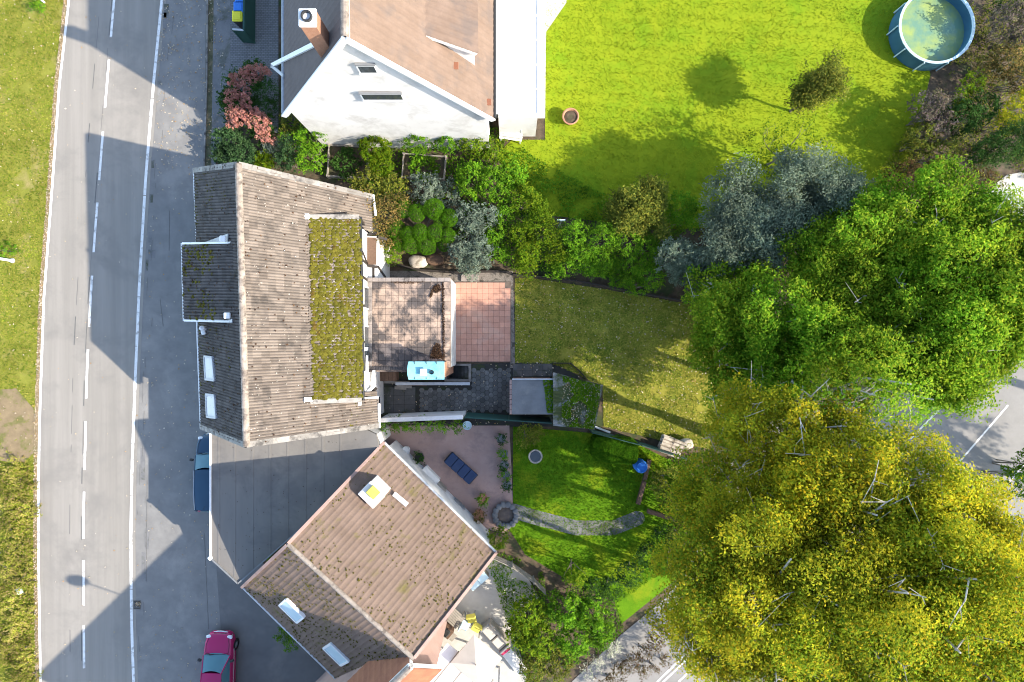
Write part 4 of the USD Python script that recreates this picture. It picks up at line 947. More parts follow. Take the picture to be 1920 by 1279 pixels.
for i, r in enumerate((0, .14, .28, .4)):
    for q in range(18):
        t = 2 * math.pi * q / 18; V.append(dp + [0, 0, 1.75] + u_ * math.cos(t) * r + np.array([0, 0, math.sin(t) * r]) + cdir * (r * r * .6))
for i in range(3):
    for q in range(18): x, y = i * 18 + q, i * 18 + (q + 1) % 18; f += [(x, y, y + 18), (x, y + 18, x + 18)]
obj("satellite_dish", (V + [np.array(v) - cdir * .02 for v in V], f + [(a + 72, c + 72, b + 72) for a, b, c in f]), "grey_plastic", wh)

# flat garage between the two houses
gz = 3.4
gp = Polygon([(-15.3, -3.75), (-15.3, -11.0), (-13.9, -12.3), (-9.85, -8.75), (-6.75, -5.4), (-6.9, -4.75), (-9.0, -3.7)])
gg = thing("flat_garage", "flat roofed garage with pale felt roof filling the gap between the two houses", "garage", loc=(-11.5, -7, 0))
obj("wall", MB().prism(gp.buffer(-.15), -.05, gz - .2).get(), "white_render", gg)
obj("roof_slab", MB().prism(gp, gz - .2, gz).get(), "garage_felt", gg)
for x in (-14.9, -14.1, -13.2, -12.3, -11.4, -10.5, -9.6, -8.7):
    c = gp.buffer(-.06).intersection(LineString([(x, -14), (x, -3)]))
    if c.length > .3:
        q = np.array(c.coords if c.geom_type == "LineString" else c.geoms[0].coords); obj("felt_seam", MB().beam((*q[0], gz + .006), (*q[-1], gz + .004), .10, .016).get(), "garage_felt", gg)
pc = [(-15.3, -3.75), (-15.3, -11.0), (-13.9, -12.3), (-9.85, -8.75)]
for q_, (a, b_) in enumerate(zip(pc[:-1], pc[1:])): obj("roof_trim", MB().beam((*a, gz + .03), (*b_, gz + .03), .07, .1).get(), "white_metal" if q_ == 0 else "grey_plastic", gg)
obj("trim_cap", MB().box((-15.3, -11.0, gz + .06), (.2, .2, .12), .7, .03).get(), "white_metal", gg)
obj("garage_door", MB().box((-15.16, -7.5, 1.15), (.06, 4.2, 2.2), 0, .01).get(), "grey_plastic", gg)

# ---------------------------------------------------------------- sheds, walls and fences of our plot
sz = 2.2; a, b = G(960, 712, sz), G(1038, 777, sz)
sd = thing("grey_shed", "shed with flat grey felt roof, left one of two on the lawn edge", "shed", "garden sheds", loc=(*((a + b) / 2), 0))
obj("wall", MB().box((*((a + b) / 2 + [.0, 0]), sz / 2 - .06), (b[0] - a[0] - .1, a[1] - b[1] - .1, sz - .1)).get(), "brick_face", sd)
obj("roof", MB().box((*((a + b) / 2), sz - .02), (b[0] - a[0], a[1] - b[1], .12), 0, .02).get(), "roof_felt", sd)
ym = (a[1] + b[1]) / 2
obj("roof_seam", MB().beam((a[0] + .02, ym, sz + .045), (b[0] - .02, ym, sz + .045), .12, .012).get(), "roof_felt", sd)
obj("roof_edge", MB().beam((a[0], a[1] + .03, sz + .02), (b[0], a[1] + .03, sz + .02), .06, .14).get(), "zinc", sd)
r_ = np.random.default_rng(3)
for i in range(7):
    y = a[1] + (b[1] - a[1]) * (i + .5) / 7
    obj("edge_brick", MB().box((a[0] - .06, y, sz - .05), (.13, (a[1] - b[1]) / 7 - .02, .1 + r_.uniform(0, .03)), r_.uniform(-.05, .05), .01).get(), "pink_paving", sd)
def mossmat(poly, n, z, seed, m, parent, size=.09, mask=None):
    r = np.random.default_rng(seed); p = inside(poly, n, r)
    if mask: p = p[mask(p, r)]
    obj("moss", kites(np.column_stack([p, z + r.uniform(.01, .05, len(p))]), r.normal(size=(len(p), 3)) * .5 + [0, 0, .8], size, r, .8), m, parent, kind="stuff", rnd=4)
mossmat(Polygon([(b[0] - .55, a[1]), (b[0], a[1]), (b[0], b[1] + .1), (b[0] - .35, b[1] + .1)]), 500, sz + .03, 71, "grass_deep", sd)
sz = 2.4; q = [G(x, y, sz) for x, y in ((1037, 698), (1098, 708), (1133, 722), (1128, 760), (1112, 806), (1037, 798))]
s2 = thing("mossy_shed", "shed with mossy corrugated roof, right one of two on the lawn edge", "shed", "garden sheds", loc=(*np.mean(q, 0), 0))
q4 = [np.array([*G(1037, 698, sz), sz]), np.array([*G(1130, 722, sz), sz - .1]), np.array([*G(1114, 806, sz), sz - .1]), np.array([*G(1037, 798, sz), sz])]
FS = Face(q4[0], q4[3], q4[2], q4[1])
obj("wall", MB().prism(Polygon([p[:2] for p in q4]).buffer(-.15), -.05, sz - .18).get(), "grey_timber", s2)
S = np.linspace(0, 1, 43)
for k_ in range(2):
    V = []
    for v in (k_ * .5, k_ * .5 + .515):
        for o in (0, -.03): V += list(FS(S, np.full(43, v)) + FS.n * (.028 * np.cos(S * 2 * math.pi * 14) + .02 + (1 - k_) * .02 + o)[:, None])
    V = np.array(V); f = []
    for c in range(42): f += [(c, c + 86, c + 87), (c, c + 87, c + 1), (c + 43, c + 44, c + 130), (c + 43, c + 130, c + 129), (c + 86, c + 129, c + 130), (c + 86, c + 130, c + 87), (c, c + 1, c + 44), (c, c + 44, c + 43)]
    obj("roof_sheet", (V, orient(FS, V, np.array(f))), "eternit", s2)
pz = Polygon([p[:2] for p in (FS(.02, .2), FS(.98, .2), FS(.98, .97), FS(.02, .97))])
mossmat(pz, 5200, sz + .01, 72, "grass_deep", s2, .08, lambda p, r: meshkit.fbm(np.column_stack([p * 1.4, p[:, 0] * 0]), 3, 12) > .43)
mossmat(pz, 500, sz + .02, 73, "fallen_leaf", s2, .06)
def wall_run(name, label, cat, pts, h, t, m, cap=None, group=None, panels=0, postm=None, z0=-.1):
    w = thing(name, label, cat, group, loc=(*np.mean(pts, 0), 0))
    for a, b in zip(pts[:-1], pts[1:]):
        a, b = np.array(a), np.array(b); L = np.linalg.norm(b - a); n = max(1, int(L / panels)) if panels else 1
        for i in range(n):
            p, q = a + (b - a) * i / n, a + (b - a) * (i + 1) / n; g_ = (q - p) / np.linalg.norm(q - p) * (.03 if panels else 0)
            obj("panel" if panels else "wall", MB().beam((*(p + g_), (h + z0) / 2), (*(q - g_), (h + z0) / 2), t, h - z0).get(), m, w)
            if postm: obj("post", MB().box((*p, h / 2), (.08, .08, h + .08), math.atan2(b[1] - a[1], b[0] - a[0])).get(), postm, w)
        if cap: obj("coping", MB().beam((*a, h + .03), (*b, h + .03), t + .06, .06).get(), cap, w)
    return w
wall_run("white_yard_wall", "low white rendered wall closing the yard beside the tiled house", "wall", [G(712, 788, 2.0) + [0, .0], G(868, 782, 2.0)], 2.0, .16, "white_render", "white_render")
wall_run("green_screen_fence", "dark green screen fence running from the white wall past the two sheds", "fence", [G(872, 783, 1.9), G(1036, 794, 1.9)], 1.9, .05, "green_mesh", panels=1.6, postm="green_metal")
wall_run("green_wire_fence", "dark green wire fence along the lawn behind the stone heap", "fence", [G(1112, 812, 1.3), G(1205, 836, 1.3), G(1290, 862, 1.3)], 1.3, .04, "green_mesh", panels=1.5, postm="green_metal")
# edging along the hedge bed and border stones
ed_ = thing("bed_edging", "dark edging boards between the hedge bed and the garden lawn", "edging", loc=(*G(1130, 540), 0))
ep_ = [G(962, 516), G(1020, 520), G(1080, 527), G(1140, 538), G(1200, 550), G(1250, 559), G(1296, 566)]
for a, b in zip(ep_[:-1], ep_[1:]):
    for i in range(2):
        p, q = a + (b - a) * i / 2, a + (b - a) * (i + .97) / 2
        obj("board", MB().beam((*p, .08), (*q, .08), .07, .3).get(), "dark_timber", ed_)
ed2 = thing("path_edging", "black edging strip slanting along the lawn towards the mossy shed", "edging", loc=(*G(1090, 700), 0))
for a, b in (((1035, 681), (1070, 681)), ((1070, 681), (1085, 694)), ((1085, 694), (1101, 712))): obj("board", MB().beam(W(*a, .05), W(*b, .05), .05, .2).get(), "dark_timber", ed2)
p0, p1 = W(1115, 800, .15), W(1144, 811, .15)
setd(obj("white_rail", MB().beam(p0, p1, .1, .12).get(), "white_metal"), "white metal rail lying beside the mossy shed", "rail")
setd(obj("garden_step", MB().box((*G(881, 521), .06), (1.0, .42, .16), -.02, .02).get(), "slab_grey"), "single grey concrete step above the orange patio", "step")
# stones
def rock(c, r, seed, sq=(1, 1, .7)):
    m = trimesh.creation.icosphere(2); v = m.vertices.copy(); n = meshkit.fbm(v * 1.4 + seed * 3.1, 3, seed) - .5
    v = np.sign(v) * np.abs(v) ** .8; return (v * (1 + .5 * n[:, None]) * np.array(sq) * r + np.asarray(c)), m.faces
pw = thing("pale_woodpile", "pale weathered wood stack in sunlight at the lower right corner of the lawn", "woodpile", loc=(*G(1252, 832), 0))
r_ = np.random.default_rng(12)
c0_ = G(1254, 835); an = -.35
for lay in range(3):
    for i in range(5):
        for k_ in range(2):
            o = np.array([(k_ - .5) * .62, (i - 2) * .2 + r_.uniform(-.03, .03)]); o = np.array([o[0] * math.cos(an) - o[1] * math.sin(an), o[0] * math.sin(an) + o[1] * math.cos(an)])
            p = c0_ + o; L = .29; dd = np.array([math.cos(an), math.sin(an)]) * L
            obj("log", MB().tube([(*(p - dd), .12 + lay * .19), (*(p + dd), .12 + lay * .19 + r_.uniform(-.02, .02))], .095 + r_.uniform(-.012, .012), 7).get(), "stone", pw)
setd(obj("boulder", rock((*G(1284, 831), .3), .34, 5, (1.1, .9, .8)), "stone", smooth=True), "pale rounded boulder right of the wood stack at the lawn corner", "boulder", "loose boulders")
setd(obj("boulder", rock((*G(786, 492), .18), .42, 7, (1.2, .9, .7)), "stone", smooth=True), "brown boulder in shade below the cloud pruned bush, left of the pair", "boulder", "loose boulders")
setd(obj("boulder", rock((*G(815, 488), .15), .4, 9, (1.3, .8, .7)), "brown_timber", smooth=True), "reddish boulder in shade below the cloud pruned bush, right of the pair", "boulder", "loose boulders")
hw = thing("retaining_kerb", "dark low kerb of the planting bed above the roof terrace", "kerb", loc=(*G(860, 512), 0))
for a, b in (((745, 497), (790, 507)), ((790, 507), (850, 511)), ((850, 511), (930, 509)), ((930, 509), (960, 512))): obj("kerb_length", MB().beam(W(*a, .1), W(*b, .1), .1, .3).get(), "dark_timber", hw)

# ---------------------------------------------------------------- vehicles and street furniture
def car(name, label, group, paint, cx, cy, rz, L=4.25, Wd=1.76, estate=True):
    c = thing(name, label, "car", group, (cx, cy, 0), rz)
    y = np.array([-.5, -.485, -.44, -.34, -.2, 0, .15, .28, .38, .44, .48, .5]) * L
    wd = np.array([.72, .84, .93, .98, 1, 1, 1, .985, .95, .88, .76, .58]) * Wd / 2
    top = np.array([.62, .80, .90, .93, .93, .92, .91, .87, .80, .74, .66, .55])
    bot = np.array([.42, .32, .26, .22, .2, .2, .2, .2, .22, .25, .3, .36])
    V = []
    for k_ in range(len(y)):
        w, t, b = wd[k_], top[k_], bot[k_]; h = t - b
        half = [(w * .9, b), (w, b + h * .25), (w, b + h * .62), (w * .965, b + h * .86), (w * .87, t - .015), (w * .55, t + .02), (0, t + .035)]
        V += [(x, y[k_], z) for x, z in half] + [(-x, y[k_], z) for x, z in half[-2::-1]]
    n = 13; f = []
    for k_ in range(len(y) - 1):
        for q in range(n - 1): a = k_ * n + q; f += [(a, a + 1, a + n + 1), (a, a + n + 1, a + n)]
        f += [(k_ * n, k_ * n + n, k_ * n + 2 * n - 1), (k_ * n, k_ * n + 2 * n - 1, k_ * n + n - 1)]
    for base, fl in ((0, 1), ((len(y) - 1) * n, -1)): f += [(base, base + q + 1, base + q)[::fl] for q in range(1, n - 1)]
    f = np.array(f)[:, ::-1]
    obj("body", (V, f), paint, c, smooth=35, local=True)
    yb = np.array([-.47, -.43, -.1, .12, .27]) * L if estate else np.array([-.40, -.27, -.1, .08, .25]) * L
    def pt(sx, yy, zz): return (sx * 1, yy, zz)
    yr0, yr1 = (-.42 * L, .075 * L) if estate else (-.25 * L, .08 * L); ym = (yr0 + yr1) / 2
    ybw, yfw = yb[0], .245 * L
    zr = 1.45; wr_, wb = Wd * .345, Wd * .455
    # roof: gently crowned grid
    V, f = [], []
    ys = np.linspace(yr0, yr1, 7); xs = np.linspace(-1, 1, 7)
    for yy in ys:
        for xx in xs: V.append((xx * wr_ * (1 - .05 * ((yy - ym) / (yr1 - yr0) * 2) ** 2), yy + .05 * (1 - xx * xx) * (1 if yy > ym else -1) * abs((yy - ym) / (yr1 - ym)), zr + .05 * (1 - xx * xx) - .05 * ((yy - ym) / (yr1 - yr0) * 2) ** 2))
    for i in range(6):
        for j in range(6): a = i * 7 + j; f += [(a, a + 1, a + 8), (a, a + 8, a + 7)]
    V = np.array(V); obj("roof_panel", (np.vstack([V, V - [0, 0, .05]]), np.vstack([f, np.array(f)[:, ::-1] + 49])), paint, c, smooth=True, local=True)
    def pane(nm, q, m="car_glass", bulge=.05, axis=1, sgn=1):
        q = [np.array(p) for p in q]; V, f = [], []
        for i in range(4):
            for j in range(7):
                u, v = j / 6, i / 3; p = (q[0] * (1 - u) + q[1] * u) * (1 - v) + (q[3] * (1 - u) + q[2] * u) * v
                p = p.copy(); p[axis] += sgn * bulge * (1 - (2 * u - 1) ** 2); V.append(p)
        for i in range(3):
            for j in range(6): a = i * 7 + j; f += [(a, a + 1, a + 8), (a, a + 8, a + 7)]
        obj(nm, (V, f), m, c, smooth=True, local=True)
    pane("windscreen", [(-wb, yfw, .90), (wb, yfw, .90), (wr_ * .94, yr1 + .005, zr - .055), (-wr_ * .94, yr1 + .005, zr - .055)], bulge=.14)
    pane("rear_window", [(wb * .95, ybw, .92), (-wb * .95, ybw, .92), (-wr_ * .93, yr0 - .005, zr - .055), (wr_ * .93, yr0 - .005, zr - .055)], bulge=.1, sgn=-1)
    for s in (-1, 1):
        pane("side_window", [(s * wb, ybw + .05, .92), (s * wb, yfw - .1, .90), (s * wr_ * .97, yr1, zr - .06), (s * wr_ * .97, yr0, zr - .06)], bulge=.02, axis=0, sgn=s)
        obj("roof_rail", MB().tube([(s * wr_ * .97, yr0, zr - .03), (s * wr_ * 1.0, ym, zr + .02), (s * wr_ * .97, yr1, zr - .035)], .022, 6).get(), "chrome" if estate else paint, c, local=True)
        obj("windscreen_pillar", MB().tube([(s * wr_ * .95, yr1, zr - .05), (s * wb * .99, yfw - .02, .9)], .035, 6).get(), paint, c, local=True)
        obj("rear_pillar", MB().tube([(s * wr_ * .95, yr0, zr - .05), (s * wb * .97, ybw, .9)], .06, 6).get(), paint, c, local=True)
        mr = MB().box((s * (Wd / 2 + .09), .19 * L, .98), (.2, .13, .14), s * .25, .03); obj("wing_mirror", mr.get(), "dark_plastic", c, local=True)
        obj("headlight", MB().add(*rock((s * Wd * .36, .455 * L, .66), .16, 3, (.95, .6, .45))).get(), "lamp_glass", c, smooth=True, local=True)
        obj("tail_light", MB().box((s * Wd * .41, -.478 * L, .72), (.2, .1, .24), s * .3, .03).get(), "cushion_red", c, local=True)
        obj("sill_trim", MB().tube([(s * Wd * .5, -.3 * L, .62), (s * Wd * .508, 0, .62), (s * Wd * .5, .3 * L, .6)], .022, 6).get(), "chrome", c, local=True)
        for yy in (-.30 * L, .315 * L):
            w = group_x("wheel", c)
            prof = [(.18, -.1), (.30, -.1), (.325, -.06), (.325, .06), (.30, .1), (.18, .1)]
            t = MB().lathe(prof, (0, 0, 0), 18).get(); Rv = t[0][:, [2, 1, 0]] + [s * (Wd / 2 - .1), yy, .325]
            obj("tyre", (Rv, t[1]), "rubber", w, smooth=40, local=True)
            t = MB().lathe([(0, .09), (.06, .1), (.19, .075), (.19, -.05)], (0, 0, 0), 14).get(); obj("rim", (t[0][:, [2, 1, 0]] * [s, 1, 1] + [s * (Wd / 2 - .1), yy, .325], t[1]), "chrome", w, smooth=40, local=True)
    obj("bonnet_gap", MB().tube([(-Wd * .40, .275 * L, .925), (-Wd * .2, .262 * L, .935), (0, .258 * L, .94), (Wd * .2, .262 * L, .935), (Wd * .40, .275 * L, .925)], .012, 5).get(), "rubber", c, local=True)
    for s in (-1, 1): obj("bonnet_gap", MB().tube([(s * Wd * .405, .275 * L, .90), (s * Wd * .39, .38 * L, .815), (s * Wd * .33, .45 * L, .735)], .009, 5).get(), "rubber", c, local=True)
    bp = [(math.sin(t) * Wd * .43, .43 * L + math.cos(t) * .075 * L, .50) for t in np.linspace(-1.25, 1.25, 11)]
    obj("front_bumper", MB().tube(bp, .05, 8).get(), "chrome", c, smooth=True, local=True)
    bp = [(math.sin(t) * Wd * .44, -.445 * L - math.cos(t) * .06 * L, .48) for t in np.linspace(-1.25, 1.25, 11)]
    obj("rear_bumper", MB().tube(bp, .05, 8).get(), "dark_plastic", c, smooth=True, local=True)
    obj("grille", MB().box((0, .492 * L, .56), (.7, .05, .12), 0, .01).get(), "dark_plastic", c, local=True)
    obj("aerial", MB().tube([(0, yr0 + .18, zr + .03), (0, yr0 - .02, zr + .3)], .008, 5).get(), "dark_plastic", c, local=True)
    for s in (-1, 1): obj("wiper", MB().tube([(s * .12, yfw + .1, .95), (s * .12 - .5, yfw + .06, .985)], .012, 5).get(), "dark_plastic", c, local=True)
    return c
car("parked_car", "dark blue estate car parked against the flat garage", "cars parked beside the road", "blue_paint", -16.75, -7.38, 1.0, 4.3, 1.76, True)
car("parked_car", "magenta red car parked at the bottom edge below the blue one", "cars parked beside the road", "red_paint", -16.42, -18.5, -1.5, 4.3, 1.62, False)

def bin_(px, py, m, label):
    z = 1.08; p = G(px, py, z)
    b = thing("wheelie_bin", label, "bin", "wheelie bins in the green enclosure", (*p, 0))
    V = []
    for zz, s in ((.06, .42), (.98, .54)): V += [(x * s / 2, y_ * s / 2, zz) for x, y_ in ((-1, -1), (1, -1), (1, 1), (-1, 1))]
    obj("bin_body", (np.array(V), np.array([(0, 2, 1), (0, 3, 2)] + [(i, (i + 1) % 4, 4 + (i + 1) % 4) for i in range(4)] + [(i, 4 + (i + 1) % 4, 4 + i) for i in range(4)])), "dark_plastic", b, local=True)
    obj("lid", MB().box((0, 0, 1.02), (.58, .60, .09), 0, .035).box((-.02, 0, 1.075), (.42, .44, .03), 0, .012).get(), m, b, smooth=30, local=True)
    obj("handle", MB().tube([(.31, -.22, 1.0), (.31, .22, 1.0)], .02, 6).get(), "dark_plastic", b, local=True)
    for s in (-1, 1):
        t = MB().lathe([(0, .03), (.1, .03), (.1, -.03), (0, -.03)], (0, 0, 0), 12).get(); obj("wheel", (t[0][:, [0, 2, 1]] + [.2, s * .24, .1], t[1]), "rubber", b, local=True)
bin_(444, 29, "yellow_plastic", "wheelie bin with a yellow lid in the green enclosure")
bin_(447, 12, "blue_plastic", "wheelie bin with a blue lid next to the yellow lidded one")
bin_(450, -5, "blue_plastic", "wheelie bin with a blue lid cut by the top edge of the photo")
en = thing("bin_enclosure", "dark green sheet metal bin enclosure open to the road", "bin enclosure", loc=(*G(468, 30), 0))
p1, p2, p3 = G(458, 58, 1.2), G(459, -60, 1.2), G(437, 56, 1.2)
obj("back_panel", MB().beam((*p1, .62), (*p2, .62), .06, 1.24).get(), "green_metal", en)
obj("side_panel", MB().beam((*p1, .62), (*p3, .62), .06, 1.24).get(), "green_metal", en)
obj("top_rail", MB().beam((*p1, 1.26), (*p2, 1.26), .09, .05).get(), "green_mesh", en)
obj("top_rail", MB().beam((*p1, 1.26), (*p3, 1.26), .09, .05).get(), "zinc", en)
for p in (p1, p3): obj("post", MB().box((*p, .63), (.09, .09, 1.28)).get(), "green_metal", en)
dl = thing("marker_post", "white roadside marker post leaning out at the left edge of the photo", "post", loc=(*G(24, 489), 0))
obj("post", MB().tube([(*G(24, 489), 0), (*G(24, 489), 1.9)], .075, 10).get(), "white_metal", dl)
obj("foot", MB().lathe([(.14, 0), (.14, .05), (.08, .08)], (*G(24, 489), 0), 12).get(), "zinc", dl)
dl = thing("marker_post", "small grey marker post in the meadow at the upper left corner", "post", loc=(*G(84, 5), 0))
obj("post", MB().tube([(*G(84, 5), 0), (*G(84, 5), .9)], .05, 8).get(), "white_metal", dl)
obj("cap", MB().box((*G(84, 5), .95), (.2, .12, .14), .5, .02).get(), "green_metal", dl)
obj("fallen_box", MB().box((*G(39, 1107), .08), (.26, .34, .14), .4, .02).get(), "pale_blue", label="pale blue box lying in the brambles at the roadside", cat="box")

gl = thing("drain_grate", "rusty road drain grate beside the right edge line at the tip of the roof shadow", "drain grate", loc=(*G(257, 1134), 0))
c = G(257, 1134)
obj("frame", MB().box((*c, .006), (.42, .52, .02), 0, .004).get(), "joint_tar", gl)
for i in range(6): obj("bar", MB().box((c[0], c[1] - .2 + i * .08, .018), (.36, .03, .02), 0, .004).get(), "dark_timber", gl)
p = np.column_stack([rg.normal(size=(30, 2)) * .07 + c + [.1, .05], np.full(30, .04)])
obj("trapped_leaves", kites(p, rg.normal(size=(30, 3)) * .4 + [0, 0, 1], .08, rg, .7), "fallen_leaf", gl, kind="stuff", rnd=4)

gq = inside(gp.buffer(-.3), 150, rg); gq = gq[(np.abs(gq[:, 1] + 9.5) < 2.2) | (rg.uniform(size=len(gq)) < .35)]
obj("blown_leaves", kites(np.column_stack([gq, np.full(len(gq), gz + .02)]), rg.normal(size=(len(gq), 3)) * .3 + [0, 0, 1], .05, rg, .7), "leaf_litter", gg, kind="stuff", rnd=4)
# ---------------------------------------------------------------- garden things
# north garden
def ring(prof, c, n=40): return MB().lathe(prof, c, n).get()
pc_ = W(1757, 48, .9); pr_ = 2.02
pl = thing("garden_pool", "round garden pool with blue liner and greenish water on the north lawn", "pool", loc=(pc_[0], pc_[1], 0))
obj("pool_wall", ring([(pr_ + .05, 0), (pr_ + .08, .88), (pr_ - .04, .88), (pr_ - .06, .02), (0, .02)], (pc_[0], pc_[1], 0)), "pool_liner", pl, smooth=40)
obj("rim", ring([(pr_ + .09, .86), (pr_ + .10, .91), (pr_ - .03, .92), (pr_ - .05, .86)], (pc_[0], pc_[1], 0)), "pale_blue", pl, smooth=40)
obj("water", ring([(pr_ - .05, .36), (0, .36)], (pc_[0], pc_[1], 0)), "water", pl)
for t in np.arange(10) * math.pi / 5: obj("post", MB().tube([(pc_[0] + math.cos(t) * (pr_ + .13), pc_[1] + math.sin(t) * (pr_ + .13), 0), (pc_[0] + math.cos(t) * (pr_ + .13), pc_[1] + math.sin(t) * (pr_ + .13), .86)], .04, 6).get(), "pale_blue", pl)
fb_ = G(1070, 218, .5)
t = thing("clay_planter", "round terracotta planter standing alone on the north lawn", "planter", loc=(*fb_, 0))
obj("pot", ring([(.28, 0), (.44, .42), (.48, .5), (.42, .52), (.36, .40), (0, .38)], (*fb_, 0), 22), "pot_clay", t, smooth=40)
obj("soil", ring([(.38, .41), (.2, .46), (0, .47)], (*fb_, 0), 18), "soil", t)
fr = MB()
for i, (nm, pts, lab) in enumerate((("raised_bed", ((617, 272), (690, 276), (688, 334), (614, 330)), "large timber framed raised bed among the shrubs below the white gable"), ("raised_bed", ((757, 288), (836, 294), (832, 336), (754, 332)), "smaller timber framed raised bed right of the feathery bush"))):
    q = [G(x, y, .4) for x, y in pts]; b = thing(nm, lab, "raised bed", "raised beds", loc=(*np.mean(q, 0), 0))
    for a, c in zip(q, q[1:] + q[:1]):
        obj("side_board", MB().beam((*a, .3), (*c, .3), .06, .3).get(), "grey_timber", b); obj("side_board", MB().beam((*a, .09), (*c, .09), .055, .1).get(), "grey_timber", b)
        obj("corner_post", MB().box((*a, .25), (.1, .1, .5)).get(), "grey_timber", b)
    obj("soil", MB().sheet(Polygon(q), .32).get(), "soil", b)
bn = thing("garden_bench", "small white bench at the corner of the conservatory terrace", "bench", loc=(*G(958, 256, .4), 0), rotz=-8)
for i in range(3): obj("seat_slat", MB().box((0, -.15 + i * .15, .45), (1.3, .12, .03), 0, .01).get(), "white_paint", bn, local=True)
for i in range(2): obj("back_slat", MB().box((0, .28, .6 + i * .16), (1.3, .03, .11), 0, .01).get(), "white_paint", bn, local=True)
for s in (-1, 1):
    for y in (-.18, .24): obj("leg", MB().box((s * .55, y, .22 + (.25 if y > 0 else 0)), (.05, .05, .44 + (.5 if y > 0 else 0))).get(), "white_paint", bn, local=True)
# south garden and patio
tp = thing("navy_lounger", "dark navy padded sun lounger on the pink paved patio", "sun lounger", loc=(*G(864, 878, .3), 0), rotz=-42)
obj("frame", MB().box((0, 0, .25), (2.0, .72, .06), 0, .02).get(), "dark_plastic", tp, local=True)
for i in range(4): obj("cushion", MB().box((-.72 + i * .48, 0, .34), (.46, .74, .12), 0, .04).get(), "navy_cloth", tp, local=True)
for x in (-.85, .85):
    for y in (-.3, .3): obj("leg", MB().box((x, y, .11), (.06, .06, .24)).get(), "dark_plastic", tp, local=True)
def pot(px, py, r, h, m, label, leaf=None, seed=0, cat="planter", group=None):
    p = G(px, py, h); t = thing("plant_pot", label, cat, group, (*p, 0))
    obj("pot", ring([(r * .7, 0), (r, h), (r * .9, h), (r * .85, h - .06), (0, h - .07)], (*p, 0), 16), m, t, smooth=40)
    if leaf: obj("foliage", crown([((*p, h + r * .6), (r * 1.2, r * 1.2, r))], 900, .09, seed, .08), leaf, t, rnd=4)
    return t
for i, (x, y, lf, lb) in enumerate(((940, 823, "leaf_dark", "topmost"), (944, 851, "leaf_mid", "second"), (946, 872, "leaf_dark", "middle"), (948, 890, "leaf_mid", "fourth"), (951, 910, "leaf_dark", "lowest"))):
    pot(x, y, .26, .35, "grey_plastic", f"{lb} of the five planters along the patio edge beside the lawn", lf, 300 + i, group="planters along the patio edge")
pot(761, 845, .24, .4, "white_paint", "white pot against the north side of the angled brown house")
pot(786, 858, .26, .45, "dark_plastic", "black pot right of the white pot along the angled brown house", "leaf_dark", 311)
pot(905, 936, .3, .45, "pot_clay", "clay pot with green shrub near the patio's lower corner", "leaf_mid", 312)
pot(898, 966, .3, .4, "pot_clay", "clay pot with orange autumn leaves at the corner of the angled brown house", "leaf_autumn", 313)
pot(876, 798, .26, .3, "pale_blue", "pale blue tub at the top of the pink patio below the fence")
for i, (x, y, w, l, h, m, lab) in enumerate(((806, 893, 1.1, .45, .5, "cream_panel", "cream garden chest along the wall of the angled brown house"), (824, 918, .6, .45, .55, "grey_timber", "grey timber box at the lower end of the cream chest"), (857, 950, .8, .4, .45, "grey_plastic", "grey storage box near the clay pots"))):
    p = G(x, y, h); b = thing("garden_chest", lab, "storage box", loc=(*p, 0), rotz=-45)
    obj("body", MB().box((0, 0, h / 2), (w, l, h), 0, .02).get(), m, b, local=True); obj("lid", MB().box((0, 0, h + .03), (w + .05, l + .05, .06), 0, .02).get(), m, b, local=True)
fp = thing("fire_pit", "round dark stone fire pit between patio and lower lawn", "fire pit", loc=(*G(948, 968, .2), 0))
p = G(948, 968, .3)
for i in range(14):
    t = 2 * math.pi * i / 14; obj("stone", rock((p[0] + .62 * math.cos(t), p[1] + .62 * math.sin(t), .16), .17, 30 + i, (1, 1, .9)), "roof_felt", fp, smooth=True)
obj("ash_bed", MB().lathe([(.55, .05), (.2, .12), (0, .12)], (*p, 0), 16).get(), "grout", fp)
pd = thing("stone_birdbath", "round grey stone basin standing on the south lawn", "birdbath", loc=(*G(1004, 856, .4), 0)); p = G(1004, 856, .5)
obj("basin", ring([(.2, 0), (.16, .3), (.36, .46), (.40, .52), (.34, .52), (.26, .44), (0, .42)], (*p, 0), 22), "stone", pd, smooth=40)
obj("water", ring([(.31, .49), (0, .49)], (*p, 0), 22), "window_glass", pd)
pb = thing("rain_barrel", "blue rain barrel beside the clipped green hedge block", "barrel", loc=(*G(1204, 877, .9), 0)); p = G(1204, 877, .9)
obj("barrel", ring([(.26, 0), (.33, .2), (.35, .45), (.33, .75), (.28, .9), (.25, .9), (.25, .86), (0, .86)], (*p, 0), 20), "blue_plastic", pb, smooth=40)
for z in (.2, .7): obj("hoop", ring([(.335, z - .02), (.362, z), (.335, z + .02)], (*p, 0), 20), "blue_plastic", pb)
fe = thing("log_border", "brown timber edging beams along the right side of the south lawn", "edging", loc=(*G(1205, 915), 0))
for a, b in (((1217, 862), (1208, 900)), ((1208, 902), (1196, 945)), ((1214, 958), (1258, 972)), ((1260, 973), (1286, 985))): obj("beam", MB().beam(W(*a, .12), W(*b, .12), .22, .24).get(), "brown_timber", fe)
cf = thing("cold_frame", "cold frame with a pale blue lid at the east corner of the angled brown house", "cold frame", loc=(*G(894, 1088, .6), 0), rotz=40)
obj("frame", MB().box((0, 0, .25), (1.2, .66, .5), 0, .02).get(), "grey_timber", cf, local=True)
for s in (-1, 1): obj("lid", MB().box((s * .3, 0, .53), (.58, .7, .05), 0, .015).get(), "pale_blue", cf, local=True)
